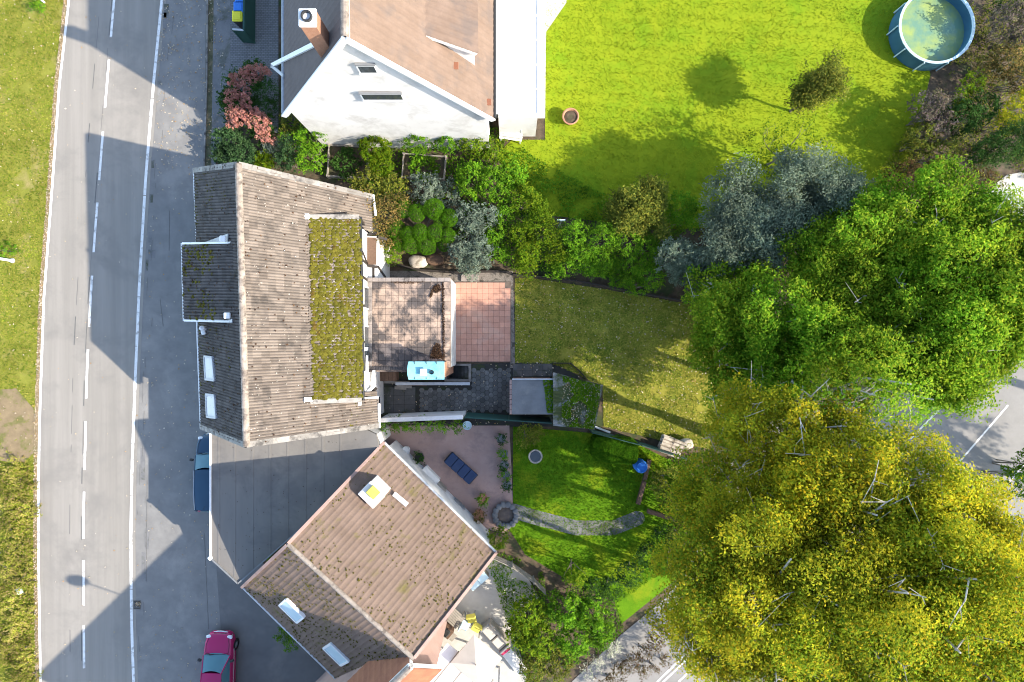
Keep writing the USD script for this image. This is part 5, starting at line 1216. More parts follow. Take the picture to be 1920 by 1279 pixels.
# white panelled pergola roof over the terrace
pg = thing("pergola", "pergola roof of long white panels beside the angled brown house", "pergola", loc=(*G(860, 1240, 2.5), 0))
o = W(778, 1238, 2.5); u = np.array([.62, .79, 0]); v = np.array([.64, -.77, 0])
u /= np.linalg.norm(u); v = np.array([u[1], -u[0], 0])
for i in range(6):
    L0 = (1.35, 1.75, 2.1, 2.0, 1.7, 1.5)[i]
    a = o + v * i * .78; q = [a + u * (L0 + (.0)), a + v * .72 + u * L0, a + v * .72 - u * 4.2 - [0, 0, .15], a - u * 4.2 - [0, 0, .15]]
    obj("roof_panel", MB().slab(q, .03).get(), "cream_panel", pg); obj("rafter", MB().beam(a + v * .75 + u * L0 + [0, 0, -.04], a + v * .75 - u * 4.2 - [0, 0, .19], .06, .1).get(), "grey_timber", pg)
for i in (0, 3, 6):
    p = o + v * (i * .78 + (.04 if i == 0 else -.06)) + u * 1.2; obj("post", MB().box((p[0], p[1], 1.2), (.1, .1, 2.4)).get(), "white_paint", pg)
sf = thing("garden_sofa", "grey wicker garden sofa on the terrace beyond the pergola", "sofa", loc=(*G(928, 1196, .6), 0), rotz=-48)
obj("seat", MB().box((0, 0, .25), (1.7, .75, .4), 0, .05).get(), "grey_plastic", sf, local=True); obj("backrest", MB().box((0, .38, .5), (1.7, .16, .7), 0, .05).get(), "grey_timber", sf, local=True)
for s in (-1, 1): obj("armrest", MB().box((s * .82, 0, .4), (.14, .75, .6), 0, .04).get(), "grey_plastic", sf, local=True)
for s in (-.4, .4): obj("cushion", MB().box((s, -.03, .5), (.72, .62, .13), 0, .05).get(), "beige_cloth", sf, local=True)
def seat(px, py, m, lab, rz, z=.5):
    t = thing("garden_chair", lab, "chair", "garden chairs on the terrace", (*G(px, py, z), 0), rz)
    obj("seat", MB().box((0, 0, .42), (.5, .5, .09), 0, .03).get(), m, t, local=True); obj("backrest", MB().box((0, .25, .68), (.5, .06, .48), 0, .02).get(), m, t, local=True)
    for x in (-.21, .21):
        for y in (-.21, .21): obj("leg", MB().tube([(x, y, 0), (x, y, .4)], .02, 6).get(), "grey_plastic", t, local=True)
seat(884, 1161, "cushion_yellow", "garden chair with a yellow cushion nearest the cold frame", 10)
seat(871, 1174, "pale_blue", "garden chair with a pale blue cushion between yellow chairs", 60)
seat(893, 1178, "cushion_yellow", "garden chair with a yellow cushion next to the grey sofa", -30)
ps_ = thing("square_parasol", "square beige parasol standing among the white panels", "parasol", loc=(*G(893, 1240, 2.9), 0), rotz=-40)
V = [(0, 0, 3.2)] + [(x, y, 2.85) for x, y in ((-.95, -.95), (.95, -.95), (.95, .95), (-.95, .95))]; V += [(0, 0, 3.17)] + [(x, y, 2.8) for x, y in ((-.95, -.95), (.95, -.95), (.95, .95), (-.95, .95))]
f = [(0, i, i % 4 + 1) for i in range(1, 5)] + [(5, 5 + i % 4 + 1, 5 + i) for i in range(1, 5)] + [t for i in range(1, 5) for t in ((i, 5 + i, 5 + i % 4 + 1), (i, 5 + i % 4 + 1, i % 4 + 1))]
obj("canopy", (V, f), "beige_cloth", ps_, local=True); obj("pole", MB().tube([(0, 0, 0), (0, 0, 3.25)], .03, 8).get(), "grey_timber", ps_, local=True)
for i in range(4):
    t = math.pi / 4 + i * math.pi / 2; obj("rib", MB().beam((0, 0, 3.13), (math.cos(t) * 1.3, math.sin(t) * 1.3, 2.79), .03, .03).get(), "grey_timber", ps_, local=True)
ll = thing("striped_lounger", "white lounger with a crimson head cushion at the terrace edge", "sun lounger", loc=(*G(962, 1240, .4), 0), rotz=-52)
obj("frame", MB().box((0, 0, .22), (1.9, .62, .05), 0, .02).get(), "white_paint", ll, local=True); obj("mattress", MB().box((.1, 0, .3), (1.6, .6, .09), 0, .03).get(), "cream_panel", ll, local=True)
obj("head_cushion", MB().box((-.78, 0, .38), (.34, .58, .12), 0, .04).get(), "cushion_red", ll, local=True)
for x in (-.8, .8):
    for y in (-.25, .25): obj("leg", MB().box((x, y, .1), (.05, .05, .2)).get(), "white_paint", ll, local=True)
gk = thing("brick_barbecue", "small brown garden barbecue between house corner and pergola", "barbecue", loc=(*G(832, 1183, .9), 0), rotz=-40)
obj("body", MB().box((0, 0, .42), (1.0, .55, .84), 0, .02).get(), "brown_timber", gk, local=True); obj("lid", MB().box((0, 0, .92), (.7, .45, .18), 0, .07).get(), "dark_plastic", gk, local=True); obj("shelf", MB().box((.62, 0, .8), (.3, .45, .03), 0, .01).get(), "grey_timber", gk, local=True)
tb = thing("garden_table", "grey slatted garden table close to the angled house corner", "table", loc=(*G(845, 1152, .7), 0), rotz=-42)
for i in range(7): obj("table_slat", MB().box((0, -.36 + i * .12, .72), (1.5, .10, .03), 0, .008).get(), "grey_timber", tb, local=True)
for x in (-.65, .65):
    for y in (-.33, .33): obj("leg", MB().box((x, y, .35), (.06, .06, .7)).get(), "grey_timber", tb, local=True)
gs = thing("garden_screen", "thin timber fence between the terrace and the south lawn", "fence", loc=(*G(985, 1070), 0))
sp = [G(925, 1036), G(960, 1052), G(1000, 1080), G(1022, 1102)]
for a, b in zip(sp[:-1], sp[1:]):
    for z in (.3, .55, .8): obj("board", MB().beam((*a, z), (*b, z), .04, .16).get(), "grey_timber", gs)
    obj("post", MB().box((*a, .5), (.08, .08, 1.0)).get(), "grey_timber", gs)
bx = thing("meter_post", "small pale blue marker board above the hedge on the plot boundary", "sign", loc=(*G(1052, 415), 0))
obj("post", MB().box((*G(1052, 415, 1.6), .85), (.07, .07, 1.7)).get(), "zinc", bx); obj("board", MB().box((*G(1052, 413, 1.7), 1.7), (.45, .08, .22), 0, .01).get(), "pale_blue", bx)

# ---------------------------------------------------------------- plants
def stem_mesh(base, tops, r, seed, n=7, twigs=0, ext=1.0):
    rng = np.random.default_rng(seed); b = MB(); base = np.asarray(base, float); tops = [np.asarray(t, float) for t in tops]
    cen = np.mean(tops, 0); fork = np.array([base[0] * .55 + cen[0] * .45, base[1] * .55 + cen[1] * .45, base[2] + (cen[2] - base[2]) * .5])
    mid = (base + fork) / 2 + np.append(rng.normal(size=2) * r * .8, 0)
    b.tube([base - [0, 0, .1], base + [0, 0, .15], mid, fork], [r * 1.35, r * 1.05, r * .9, r * .75], n)
    for t in tops:
        d = t - fork; m1 = fork + d * .4 + rng.normal(size=3) * np.linalg.norm(d) * .09; m2 = fork + d * .75 + rng.normal(size=3) * np.linalg.norm(d) * .08
        e = t + d * .12 * ext
        b.tube([fork, m1, m2, e], [r * .6, r * .46, r * .33, r * .18], 6)
        for k in range(twigs):
            s = m1 + (e - m1) * rng.uniform(.2, 1.0); q = s + rng.normal(size=3) * [.8, .8, .35] * ext + [0, 0, .45 * ext]
            h = (s + q) / 2 + rng.normal(size=3) * .07
            b.tube([s, h, q], [r * .17, r * .12, r * .06], 5)
            for z in range(2): w = h + (q - h) * rng.uniform(.1, .9); b.tube([w, w + rng.normal(size=3) * [.4, .4, .2] * ext + [0, 0, .2]], [r * .08, r * .03], 4)
    return b.get()
def bl(px, py, z, r, rz=None): return (W(px, py, z), (r, r, rz or r * .85))
def tree(name, label, blobs, leaf, seed, per=700, size=.17, tr=.16, bark="bark", base=None, group=None, twigs=0, cat="tree", spread=.2, aspect=.5, ext=1.0, shell=.55, upb=.5, vert=0.0, lim=.3):
    blobs = [(np.asarray(b[0], float), b[1]) for b in blobs]; c = np.mean([b[0] for b in blobs], 0); bs = np.array([*(base if base is not None else c[:2]), 0.0])
    t = thing(name, label, cat, group, (*bs[:2], 0))
    obj("trunk", stem_mesh(bs, [b[0] + [0, 0, b[1][2] * lim] for b in blobs], tr, seed, twigs=twigs, ext=ext), bark, t, smooth=50)
    obj("crown", crown(clumps(blobs, seed) if per > 300 else blobs, per * (1.15 if per > 300 else 1), size, seed, spread, aspect=aspect, shell=shell, upb=upb, vert=vert), leaf, t, rnd=4)
    return t
def shrub(label, blobs, leaf, seed, per=1000, size=.12, name="shrub", cat="shrub", group=None, spread=.11, aspect=.5, extra=None, shell=.55, upb=.5, low=-.2):
    c = np.mean([b[0] for b in blobs], 0); t = thing(name, label, cat, group, (c[0], c[1], 0))
    b = MB(); rng = np.random.default_rng(seed)
    for q in blobs:
        for k in range(4):
            e = q[0] + rng.normal(size=3) * np.array(q[1]) * [.4, .4, .25]; s = np.array([q[0][0] * .8 + c[0] * .2, q[0][1] * .8 + c[1] * .2, 0]) + np.append(rng.normal(size=2) * .1, -.05)
            b.tube([s, (s + e) / 2 + rng.normal(size=3) * .05, e], [.035, .025, .01], 5)
    obj("stems", b.get(), "bark", t)
    obj("foliage", crown(blobs, per, size, seed, spread, aspect=aspect, low=low, shell=shell, upb=upb), leaf, t, rnd=4)
    if extra: extra(t)
    return t
# our garden: pink flowered bush and its neighbours beside the roadside strip
def heads(pxs, z, seed, n, m="petal_pink", r=.10):
    rng = np.random.default_rng(seed); poly = pxpoly(pxs, z)
    def go(t):
        p = inside(poly, n, rng); C, N_ = [], []
        for q in p:
            d = rng.normal(size=(26, 3)); d /= np.linalg.norm(d, axis=1, keepdims=True); h = z + rng.uniform(-.25, .3)
            C.append(np.array([*q, h]) + d * np.array([r, r, r * 1.2]) * rng.uniform(.7, 1.2)); N_.append(d)
        obj("flower_heads", kites(np.vstack(C), np.vstack(N_), .075, rng, .8), m, t, rnd=4)
    return go
shrub("large pink flowering hydrangea between the pavement and the white gabled house", [bl(455, 165, 1.0, .95, .7), bl(448, 205, 1.0, .9, .7), bl(490, 240, 1.0, .75, .6), bl(480, 140, 1.0, .7, .5), bl(430, 190, .9, .6, .6)], "leaf_dark", 401, 700, .12, "hydrangea_bush",
      extra=heads([(440, 138), (480, 118), (508, 134), (490, 150), (470, 165), (468, 185), (485, 205), (505, 225), (515, 268), (490, 270), (465, 232), (430, 240), (420, 185), (428, 150)], 1.6, 1, 330))
shrub("dark dense bush right of the pink hydrangea against the white gabled house", [bl(500, 175, 1.1, .75, .7), bl(498, 205, 1.0, .7, .6)], "leaf_dark", 402, 1100, .07)
shrub("glossy dark green bush at the north gable of the tiled house", [bl(430, 265, 1.0, .8, .8), bl(455, 290, 1.0, .8, .8), bl(425, 295, .8, .6, .6)], "leaf_gloss", 403, 900, .13)
shrub("small bright green spiky bush behind the ridge end of the tiled house", [bl(498, 302, .8, .5, .45)], "leaf_lime", 404, 1500, .16, aspect=.22)
shrub("small bluish bush next to the bright spiky one", [bl(515, 280, .9, .5, .5)], "leaf_silver", 405, 1000, .1)
shrub("loose golden leaved bush leaning over the east eave of the tiled house", [bl(690, 392, 2.8, .8, .6), bl(720, 400, 2.6, .8, .6), bl(705, 432, 2.2, .75, .7), bl(732, 440, 1.8, .7, .7), bl(672, 378, 3.3, .5, .4), bl(748, 385, 2.4, .6, .5)], "leaf_autumn", 406, 480, .10, spread=.16)
shrub("yellow green bush in the corner between bay and roof terrace", [bl(735, 478, 1.0, .55, .6), bl(745, 455, 1.2, .5, .6), bl(722, 470, 1.1, .4, .5)], "leaf_lime", 407, 800, .09)
# cloud pruned topiary
cl = thing("cloud_pruned_bush", "bright green cloud pruned evergreen made of rounded lobes", "topiary", loc=(*G(795, 440), 0))
CB = [(757, 392, 2.2, .42), (782, 400, 2.3, .42), (814, 392, 2.4, .50), (843, 408, 2.2, .42), (742, 430, 1.9, .48), (766, 440, 2.1, .40), (788, 436, 2.2, .42), (816, 437, 2.1, .42), (840, 442, 1.9, .38), (772, 458, 1.6, .48), (800, 458, 1.6, .52), (748, 455, 1.5, .42), (826, 412, 1.9, .36), (832, 460, 1.5, .3)]
b = MB()
for x, y, z, r in CB: p = W(x, y, z); b.tube([(*G(795, 440), 0), (G(795, 440)[0] * .5 + p[0] * .5, G(795, 440)[1] * .5 + p[1] * .5, z * .5), p], [.07, .05, .03], 6)
obj("stems", b.get(), "bark", cl)
for i, (x, y, z, r) in enumerate(CB):
    c = W(x, y, z); rng = np.random.default_rng(500 + i); n = int(4600 * r * r * 4)
    d = rng.normal(size=(n, 3)); d /= np.linalg.norm(d, axis=1, keepdims=True); d = d[d[:, 2] > -.6]
    w = .93 + .22 * meshkit.fbm(d * 3 + i * 3.7, 3, i); sh = np.array([r, r * 1.05, r * 1.25])
    obj("lobe", kites(c + d * sh * (w * rng.uniform(.93, 1.03, len(d)))[:, None], d * .7 + rng.normal(size=d.shape) * .5 + [0, 0, .2], .055, rng, .5), "leaf_topiary", cl, rnd=4)
shrub("silvery grey feathery bush right of the cloud pruned evergreen, lower of two", [bl(868, 470, 1.5, .7, .8), bl(895, 480, 1.4, .75, .8), bl(905, 465, 1.6, .5, .7), bl(880, 500, .9, .6, .6)], "leaf_silver", 410, 620, .17, aspect=.28, group="silvery bushes", spread=.16)
shrub("silvery grey feathery bush right of the cloud pruned evergreen, upper of two", [bl(880, 405, 1.9, .7, .8), bl(910, 410, 1.8, .65, .8), bl(890, 430, 1.4, .6, .7)], "leaf_silver", 411, 620, .17, aspect=.28, group="silvery bushes", spread=.16)
shrub("dark green bush between the silvery bushes and the lime hedge", [bl(930, 430, 1.4, .6, .7), bl(935, 470, 1.1, .6, .6), bl(920, 450, 1.2, .5, .6), bl(945, 405, 1.5, .55, .7)], "leaf_mid", 412, 900, .10)
shrub("lime green bush with long sprays in the middle of the hedge row", [bl(1015, 430, 2.0, .8, .8), bl(990, 475, 1.5, .7, .8), bl(985, 500, 1.0, .6, .7), bl(975, 440, 1.6, .65, .8), bl(1040, 470, 1.5, .6, .8)], "leaf_lime", 413, 760, .14, aspect=.35, spread=.15)
shrub("bright green bush in the hedge row right of the lime sprays", [bl(1075, 440, 1.9, .75, .9), bl(1085, 480, 1.5, .7, .8), bl(1060, 500, 1.0, .6, .7), bl(1105, 500, 1.0, .6, .7), bl(1040, 505, .8, .5, .5)], "leaf_mid", 414, 1000, .10)
shrub("dark speckled bush in the hedge row under the yellow green neighbour tree", [bl(1130, 445, 1.9, .85, .9), bl(1175, 452, 1.9, .85, .9), bl(1215, 470, 1.7, .8, .9), bl(1200, 430, 1.4, .7, .8)], "leaf_mid", 415, 850, .09)
shrub("low green bush at the front right end of the hedge row", [bl(1130, 495, 1.3, .8, .8), bl(1175, 505, 1.3, .8, .8), bl(1220, 520, 1.1, .75, .8), bl(1160, 522, .9, .6, .6), bl(1195, 535, .8, .55, .6)], "leaf_mid", 416, 950, .10)
shrub("blue grey spruce bush beside the green tree at the lawn's far corner", [bl(1268, 480, 2.4, 1.0, .9), bl(1305, 497, 2.4, 1.0, .9), bl(1340, 490, 2.8, 1.0, .9), bl(1385, 490, 3.0, 1.0, .9), bl(1430, 485, 3.2, .95, .9), bl(1318, 525, 1.8, .85, .8), bl(1280, 510, 1.6, .8, .8)], "leaf_bluegrey", 417, 1400, .10, cat="conifer", name="blue_spruce")
# north garden (softly seen over the boundary)
NG = [("feathery bright green bush between the two raised beds", [bl(705, 280, 1.2, .9, .8), bl(715, 310, 1.0, .7, .6)], "leaf_lime", .2, .25),
 ("tall rounded green bush left of the large raised bed", [bl(583, 265, 1.6, .8, .9), bl(585, 300, 1.5, .75, .8)], "leaf_mid", .11, .5),
 ("dark bluish bush at the left corner of the white gable", [bl(545, 280, 1.3, .7, .8), bl(540, 300, 1.1, .6, .7)], "leaf_gloss", .11, .5),
 ("olive bush at the foot of the white gable's left corner", [bl(550, 232, 1.2, .6, .7)], "leaf_olive", .11, .5),
 ("spreading green bush under the middle of the white gable", [bl(790, 258, 1.3, .9, .7), bl(840, 262, 1.3, .8, .7)], "leaf_mid", .15, .3),
 ("green bush below the right end of the white gable", [bl(890, 270, 1.2, .8, .7), bl(925, 285, 1.1, .7, .6)], "leaf_lime", .13, .4),
 ("low dark planting inside the large raised bed", [bl(650, 305, .5, .8, .3)], "leaf_dark", .12, .5),
 ("low planting inside the smaller raised bed", [bl(795, 315, .5, .8, .3)], "leaf_mid", .12, .5),
 ("mixed olive bush below the large raised bed", [bl(690, 350, 1.0, .9, .6), bl(740, 355, 1.0, .8, .6)], "leaf_olive", .12, .5),
 ("grey green bush below the smaller raised bed", [bl(800, 355, 1.1, .9, .6), bl(840, 365, 1.0, .8, .6)], "leaf_silver", .12, .4),
 ("large green bush behind the silvery bushes", [bl(885, 340, 1.6, 1.0, .9), bl(930, 350, 1.6, 1.0, .9), bl(960, 330, 1.3, .8, .7)], "leaf_mid", .13, .5),
 ("rounded green bush behind the lime hedge sprays", [bl(985, 378, 1.6, .9, .8), bl(1010, 392, 1.4, .6, .7)], "leaf_lime", .11, .5)]
for i, (lb, bs, lf, sz_, asp) in enumerate(NG): shrub(lb, bs, lf, 430 + i, 620, sz_, aspect=asp, group="shrubs of the north garden")
tree("garden_tree", "yellow green rounded tree behind the speckled hedge bush", [bl(1190, 385, 2.6, 1.0), bl(1215, 400, 2.4, .9), bl(1165, 405, 2.0, .8), bl(1225, 370, 2.2, .7)], "leaf_olive", 450, 800, .13, .08)
shrub("dark conifer between the yellow green tree and the large grey tree", [bl(1275, 390, 2.0, .9, .9), bl(1300, 405, 2.2, .8, .9), bl(1255, 425, 1.6, .8, .8), bl(1245, 455, 1.2, .6, .7)], "leaf_mid", 451, 900, .1, name="conifer", cat="conifer")
tree("grey_leaved_tree", "large grey green willow like tree at the corner of the north lawn", [bl(1400, 380, 4.2, 1.6), bl(1480, 350, 4.4, 1.6), bl(1540, 350, 4.2, 1.3), bl(1440, 430, 4.0, 1.4), bl(1370, 420, 3.6, 1.2), bl(1520, 410, 3.8, 1.3), bl(1580, 370, 3.4, .9)], "leaf_bluegrey", 452, 620, .14, .13, aspect=.35)
tree("garden_tree", "small round tree standing alone on the north lawn", [bl(1530, 170, 2.6, 1.15), bl(1545, 150, 2.8, .8), bl(1515, 185, 2.3, .8)], "leaf_olive", 453, 620, .12, .07)
tree("garden_tree", "sparse pale tree with thin crown below the small round tree", [bl(1430, 270, 2.8, 1.1), bl(1490, 260, 3.0, 1.1), bl(1540, 285, 2.6, .9), bl(1465, 300, 2.2, .9)], "leaf_lime", 454, 170, .12, .07, twigs=5, ext=.7)
PK = [("pink tinged flowering bush right of the lawn's shadow", [bl(1740, 205, 1.5, 1.0, .9), bl(1755, 240, 1.4, .9, .8)], "petal_mauve"), ("dark bush in the bed at the right of the north lawn", [bl(1720, 265, 1.4, .9, .8), bl(1765, 290, 1.4, .9, .8)], "leaf_olive"),
 ("dark green bush below the pool", [bl(1800, 225, 1.6, 1.0, .9), bl(1840, 205, 1.4, .9, .8)], "leaf_dark"), ("lime bush between pool and mauve bush", [bl(1822, 155, 1.2, .6, .6), bl(1800, 180, 1.1, .5, .6)], "leaf_lime"),
 ("mauve flowering bush right of the pool", [bl(1890, 45, 1.5, 1.0, .9), bl(1915, 70, 1.4, .9, .8)], "petal_mauve"), ("tan autumn bush at the right edge below the mauve bush", [bl(1880, 120, 1.4, 1.0, .8), bl(1915, 150, 1.3, .9, .8), bl(1850, 130, 1.1, .7, .6)], "leaf_autumn"),
 ("rust bush at the lower end of the right hand bed", [bl(1700, 330, 1.2, .8, .7), bl(1740, 335, 1.1, .8, .6), bl(1660, 345, 1.0, .7, .6)], "leaf_rust"), ("green bush at the top right corner of the photo", [bl(1905, 5, 1.3, .9, .8)], "leaf_dark")]
for i, (lb, bs, lf) in enumerate(PK): shrub(lb, bs, lf, 460 + i, 620, .12, group="shrubs of the right hand bed")
shrub("dark clipped hedge end at the right edge beside the pale parking bay", [bl(1850, 285, 2.2, .9, 1.0), bl(1885, 272, 2.3, 1.0, 1.0), bl(1920, 262, 2.3, 1.0, 1.0), bl(1835, 300, 1.7, .6, .8)], "leaf_dark", 470, 1100, .09, name="hedge", cat="hedge")
shrub("yellow autumn bush above the dark hedge at the right edge", [bl(1905, 210, 2.0, .8, .8), bl(1930, 190, 2.0, .9, .8), bl(1880, 232, 1.4, .6, .6)], "leaf_yellow", 471, 900, .1)
shrub("brown dry bush between the pale bay and the green trees", [bl(1835, 335, 1.2, .7, .6), bl(1800, 350, 1.2, .7, .6)], "leaf_rust", 472, 800, .09)
# south garden plants
hb = thing("clipped_hedge", "bright green clipped hedge block on the south lawn by the fence", "hedge", loc=(*G(1154, 843, 1.0), 0))
c0_, c1_ = G(1112, 822, 1.1), G(1196, 868, 1.1); rng = np.random.default_rng(480); n = 15000
hz = 1.15; fx = rng.uniform(-1, 1, (n, 3)); ax = rng.integers(0, 3, n); ax = np.where(rng.uniform(size=n) < .5, 2, ax); sgn = np.where(rng.uniform(size=n) < .5, -1, 1); sgn[ax == 2] = 1
fx[np.arange(n), ax] = sgn; nn_ = np.zeros((n, 3)); nn_[np.arange(n), ax] = sgn
rad = np.sign(fx) * np.abs(fx); l4 = (np.abs(fx[:, :2]) ** 5).sum(1) ** .2; rad[:, :2] /= np.maximum(1, l4)[:, None]
pz = np.column_stack([(c0_[0] + c1_[0]) / 2 + rad[:, 0] * (c1_[0] - c0_[0]) / 2, (c0_[1] + c1_[1]) / 2 + rad[:, 1] * (c0_[1] - c1_[1]) / 2, hz / 2 + rad[:, 2] * hz / 2])
pz += nn_ * (meshkit.fbm(pz * 2, 3, 5) - .5)[:, None] * .22
pz = (pz - [*((c0_ + c1_) / 2), 0]) @ np.array([[math.cos(-.1), math.sin(-.1), 0], [-math.sin(-.1), math.cos(-.1), 0], [0, 0, 1]]) + [*((c0_ + c1_) / 2), 0]
obj("foliage", kites(pz, nn_ + rng.normal(size=pz.shape) * .5, .08, rng, .55), "leaf_topiary", hb, rnd=4)
obj("stems", MB().tube([(*((c0_ + c1_) / 2), 0), (*((c0_ + c1_) / 2), .9)], .06, 6).get(), "bark", hb)
SGn = [("round yellow green bush at the top of the south lawn beside the patio", [bl(985, 815, .9, .7, .6), bl(1000, 808, .8, .5, .5)], "leaf_olive", .1), ("thin strip of hedge behind the white yard wall", [bl(x, 797, 1.5, .38, .5) for x in range(725, 865, 22)], "leaf_mid", .09),
 ("small round tree like bush near the lower edge of the south lawn", [bl(1078, 1080, 1.6, .6, .7)], "leaf_lime", .1), ("dark bush under the small round one on the south lawn", [bl(1110, 1105, .8, .7, .5), bl(1150, 1100, .8, .7, .5)], "leaf_dark", .1),
 ("broad bright bush cluster at the bottom right of the terrace, left half", [bl(990, 1150, 1.6, .95, .9), bl(1010, 1195, 1.5, .95, .9), bl(975, 1185, 1.3, .8, .8)], "leaf_lime", .14), ("broad bright bush cluster at the bottom right of the terrace, right half", [bl(1060, 1140, 1.7, 1.0, .9), bl(1105, 1150, 1.6, .95, .9), bl(1075, 1195, 1.4, .95, .9), bl(1125, 1185, 1.3, .7, .7)], "leaf_mid", .14),
 ("low yellowing bush at the very bottom below the bush cluster", [bl(1000, 1250, .8, .8, .5), bl(1050, 1245, .8, .8, .5)], "leaf_olive", .12), ("green bush at the east corner of the angled brown house", [bl(935, 1010, 1.0, .6, .6)], "leaf_lime", .12),
 ("green bush below the yellow tarp strip at the western drive", [bl(532, 1185, .7, .4, .5), bl(548, 1205, .7, .45, .5)], "leaf_mid", .1), ("low bush in the shade at the angled house's drive corner", [bl(500, 1030, .6, .5, .5)], "leaf_mid", .1),
 ("shaded green bush right of the brown edging beams", [bl(1250, 905, 1.2, .9, .8), bl(1270, 940, 1.2, .9, .8)], "leaf_olive", .12), ("bushy undergrowth beneath the yellow trees at the lawn's right edge", [bl(1280, 1010, 1.4, .8, .8), bl(1265, 1050, 1.2, .6, .7), bl(1290, 970, 1.6, .7, .8)], "leaf_olive", .12),
 ("dark hedge along the right side of the south lawn", [bl(1215, 1040, .8, .7, .5), bl(1180, 1075, .8, .7, .5), bl(1245, 1000, .8, .6, .5)], "leaf_dark", .1),
 ("trailing white flowered bush along the diagonal path at the bottom", [bl(1100, 1258, .6, .35, .4), bl(1120, 1240, .6, .35, .4), bl(1140, 1222, .6, .35, .4), bl(1155, 1208, .6, .35, .4)], "petal_white", .08),
 ("rust and green planting strip between path and parking bays", [bl(1255 - i * 24, 1180 + i * 21, .5, .5, .4) for i in range(6)], "leaf_rust", .09), ("small rust bush beside the bay lines at the bottom", [bl(1225, 1250, .4, .35, .3), bl(1250, 1238, .4, .35, .3), bl(1205, 1262, .4, .35, .3)], "leaf_rust", .08)]
for i, (lb, bs, lf, sz_) in enumerate(SGn): shrub(lb, bs, lf, 490 + i, 700, sz_, group="shrubs of the south garden")
# brambles in the meadow
BR = [(20, 870), (45, 905), (18, 930), (55, 960), (15, 985), (42, 1030), (12, 1060), (45, 1085), (18, 1140), (50, 1150), (30, 1190), (14, 1225), (48, 1240), (35, 1275)]
for i in range(0, len(BR), 2):
    lb = ["uppermost", "second", "third", "fourth", "fifth", "sixth", "lowest"][i // 2]
    shrub(f"{lb} of the bramble clumps down the left edge of the photo", [bl(x, y, .1, .7, .22) for x, y in BR[i:i + 2]] + [bl(BR[i][0] + 15, BR[i][1] + 25, .1, .5, .2)], "bramble", 520 + i, 330, .10, upb=1.2, name="bramble", cat="bramble", group="bramble clumps in the meadow", )
shrub("small dark bush at the upper left corner of the meadow", [bl(70, 14, .3, .4, .3)], "leaf_mid", 540, 700, .09)
shrub("low green tuft at the foot of the white marker post", [bl(12, 470, .2, .5, .25)], "leaf_mid", 541, 500, .1)
# ---------------------------------------------------------------- the trees
GR = dict(leaf="leaf_green", per=430, size=.142, tr=.17, bark="pale_bark", group="green trees right of the lawn", twigs=3, ext=.9, vert=.55, spread=.2, lim=.45)
YE = dict(leaf="leaf_yellow", per=450, size=.122, tr=.18, bark="pale_bark", group="yellowing trees at the lower right", twigs=5, ext=1.15, vert=.8, spread=.25, lim=.5)
tree("green_tree", "green tree nearest the lawn's right end with boughs over the grass", [bl(1375, 600, 3.6, 1.8), bl(1430, 690, 3.8, 2.0), bl(1470, 600, 4.6, 2.1), bl(1345, 680, 3.2, 1.3), bl(1400, 545, 3.8, 1.5), bl(1345, 590, 3.2, 1.3), bl(1490, 680, 4.4, 2.0), bl(1330, 640, 3.0, 1.0), bl(1330, 540, 3.0, 1.0)], seed=600, base=(12.0, .2), **{**GR, "per": 380})
tree("green_tree", "green tree in the middle of the canopy above the parking area", [bl(1590, 560, 5.0, 2.6), bl(1680, 630, 5.6, 2.5), bl(1560, 650, 5.4, 2.4), bl(1610, 470, 4.6, 2.3), bl(1530, 510, 4.0, 2.0), bl(1660, 540, 5.2, 2.2)], seed=601, base=(16.0, 1.6), **GR)
tree("green_tree", "green tree at the top of the canopy below the pale parking bay", [bl(1740, 430, 5.0, 2.3), bl(1830, 435, 5.2, 2.0), bl(1790, 510, 5.6, 2.6), bl(1670, 420, 5.0, 1.9), bl(1610, 410, 4.2, 1.6), bl(1910, 460, 6.0, 1.6)], seed=602, base=(20.5, 4.2), **GR)
tree("green_tree", "green tree at the right edge of the photo above the shadowed bays", [bl(1850, 560, 6.4, 2.6), bl(1890, 600, 6.4, 1.9), bl(1780, 640, 6.4, 2.4), bl(1920, 520, 6.2, 2.3), bl(1800, 660, 6.4, 1.6), bl(1740, 680, 6.2, 2.0)], seed=603, base=(21, .5), **GR)
tree("green_tree", "green tree turning yellow at the joint of both canopies", [bl(1500, 740, 6.6, 1.7), bl(1600, 735, 7.6, 1.9), bl(1400, 735, 5.2, 1.2), bl(1660, 720, 8.0, 1.6), bl(1570, 775, 6.8, 1.6), bl(1450, 755, 5.8, 1.5), bl(1700, 745, 7.0, 1.5), bl(1350, 740, 4.4, 1.0)], seed=604, base=(14.0, -2.6), **{**GR, "per": 165})
tree("yellow_tree", "yellowing tree beside the pale wood stack at the lawn corner", [bl(1400, 850, 7.2, 1.8), bl(1470, 800, 7.4, 1.6), bl(1350, 900, 6.6, 1.6), bl(1545, 850, 8.4, 1.8), bl(1430, 930, 8.4, 1.8), bl(1345, 815, 5.2, 1.2), bl(1335, 960, 6.6, 1.5), bl(1540, 800, 7.6, 1.5), bl(1480, 880, 8.0, 1.7), bl(1390, 780, 6.0, 1.3)], seed=610, base=(11.2, -5.4), **{**YE, "per": 330})
tree("yellow_tree", "yellowing tree with white forked limbs at the bottom centre right", [bl(1360, 1060, 9, 1.9), bl(1440, 1030, 10.4, 2.1), bl(1420, 1140, 9.6, 2.0), bl(1315, 1120, 7.6, 1.4), bl(1510, 1100, 10.4, 2.1), bl(1285, 1165, 6.6, 1.3), bl(1370, 980, 8.6, 1.7), bl(1300, 1060, 7.2, 1.5), bl(1330, 1210, 7.2, 1.3)], seed=611, base=(11.3, -11.0), **YE)
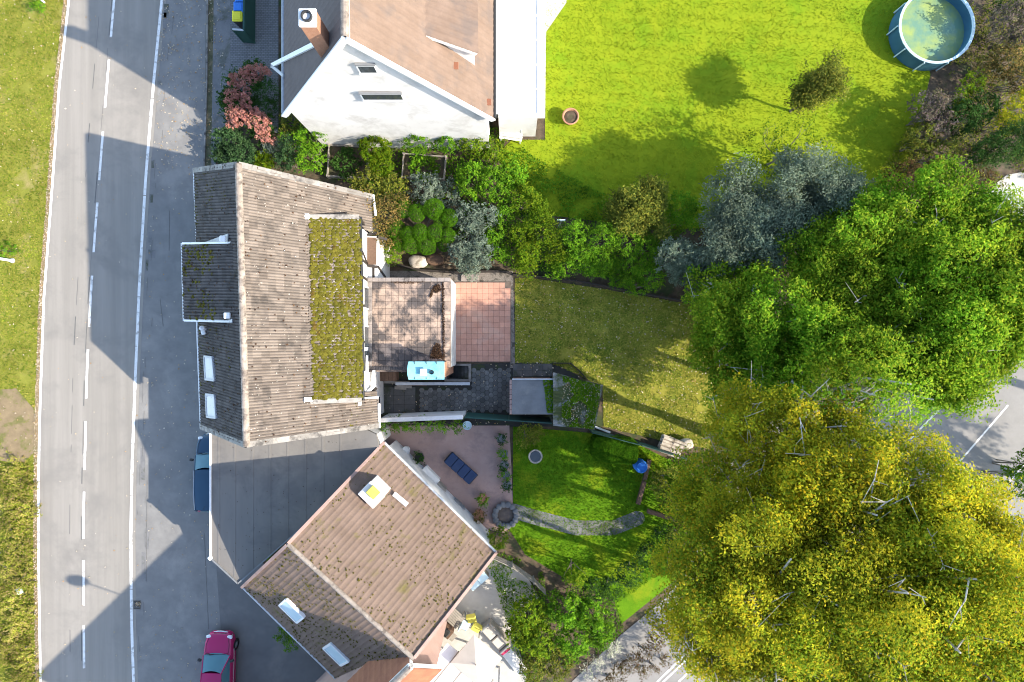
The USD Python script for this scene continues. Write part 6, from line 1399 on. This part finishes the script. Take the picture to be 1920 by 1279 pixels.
tree("yellow_tree", "yellowing tree whose crown ends at the shadowed parking bays", [bl(1680, 890, 9.2, 2.0), bl(1755, 950, 10.2, 1.7), bl(1600, 940, 10.2, 2.1), bl(1835, 995, 10.2, 1.4), bl(1610, 840, 8.2, 1.5), bl(1690, 990, 10.6, 2.0), bl(1560, 1000, 9.8, 2.0), bl(1530, 930, 9.0, 1.7), bl(1780, 1010, 10.6, 1.7)], seed=612, base=(15.0, -6.2), **YE)
tree("yellow_tree", "yellowing tree in the middle of the lower canopy", [bl(1640, 1080, 11.4, 2.2), bl(1745, 1060, 11.4, 2.1), bl(1600, 1180, 10.6, 2.1), bl(1720, 1170, 11.4, 2.1), bl(1540, 1220, 9.2, 1.7), bl(1660, 1260, 10.2, 2.0), bl(1820, 1060, 11.0, 1.7), bl(1560, 1110, 10.4, 1.8)], seed=613, base=(14.6, -10.4), **YE)
tree("yellow_tree", "yellowing tree in the bottom right corner of the photo", [bl(1850, 1120, 11.4, 2.2), bl(1900, 1200, 10.8, 2.1), bl(1810, 1230, 10.4, 1.9), bl(1915, 1090, 10.6, 1.6), bl(1760, 1270, 9.8, 1.6)], seed=614, base=(18.6, -11.4), **YE)
tree("yellow_tree", "yellowing tree cut by the bottom edge above the bay lines", [bl(1440, 1240, 8.6, 1.7), bl(1390, 1210, 7.8, 1.4), bl(1500, 1270, 8.8, 1.6), bl(1350, 1200, 6.8, 1.0)], seed=615, base=(12.2, -14.6), **YE)
shrub("dark green bush in shade at the right edge below the shadowed bays", [bl(1900, 900, 2.0, .9, .9), bl(1925, 870, 1.8, .8, .8), bl(1910, 1010, 2.4, 1.2, 1.0)], "leaf_mid", 620, 700, .12)
# trees just beyond the right edge whose shadows fall on the bays
tree("parking_tree", "tall bare limbed tree beyond the right edge of the photo", [((35.0, -9.8, 8.5), (1.9, 1.9, 1.7)), ((37.0, -8.6, 9.0), (1.9, 1.9, 1.7)), ((33.6, -8.2, 7.4), (1.5, 1.5, 1.3)), ((38.6, -10.4, 8.4), (2.0, 2.0, 1.6)), ((34.4, -12.2, 8.2), (1.9, 1.9, 1.5))], "leaf_yellow", 630, 280, .15, .3, "pale_bark", base=(34.0, -9.6), twigs=5)
tree("parking_tree", "leafy tree beyond the right edge nearer the pale bay", [((34.6, -3.8, 8.0), (2.0, 2.0, 1.8)), ((36.8, -5.6, 9.0), (2.0, 2.0, 1.8)), ((38.4, -3.4, 8.6), (2.0, 2.0, 1.6))], "leaf_green", 631, 280, .15, .3, "bark", base=(34.2, -4.9), twigs=5)
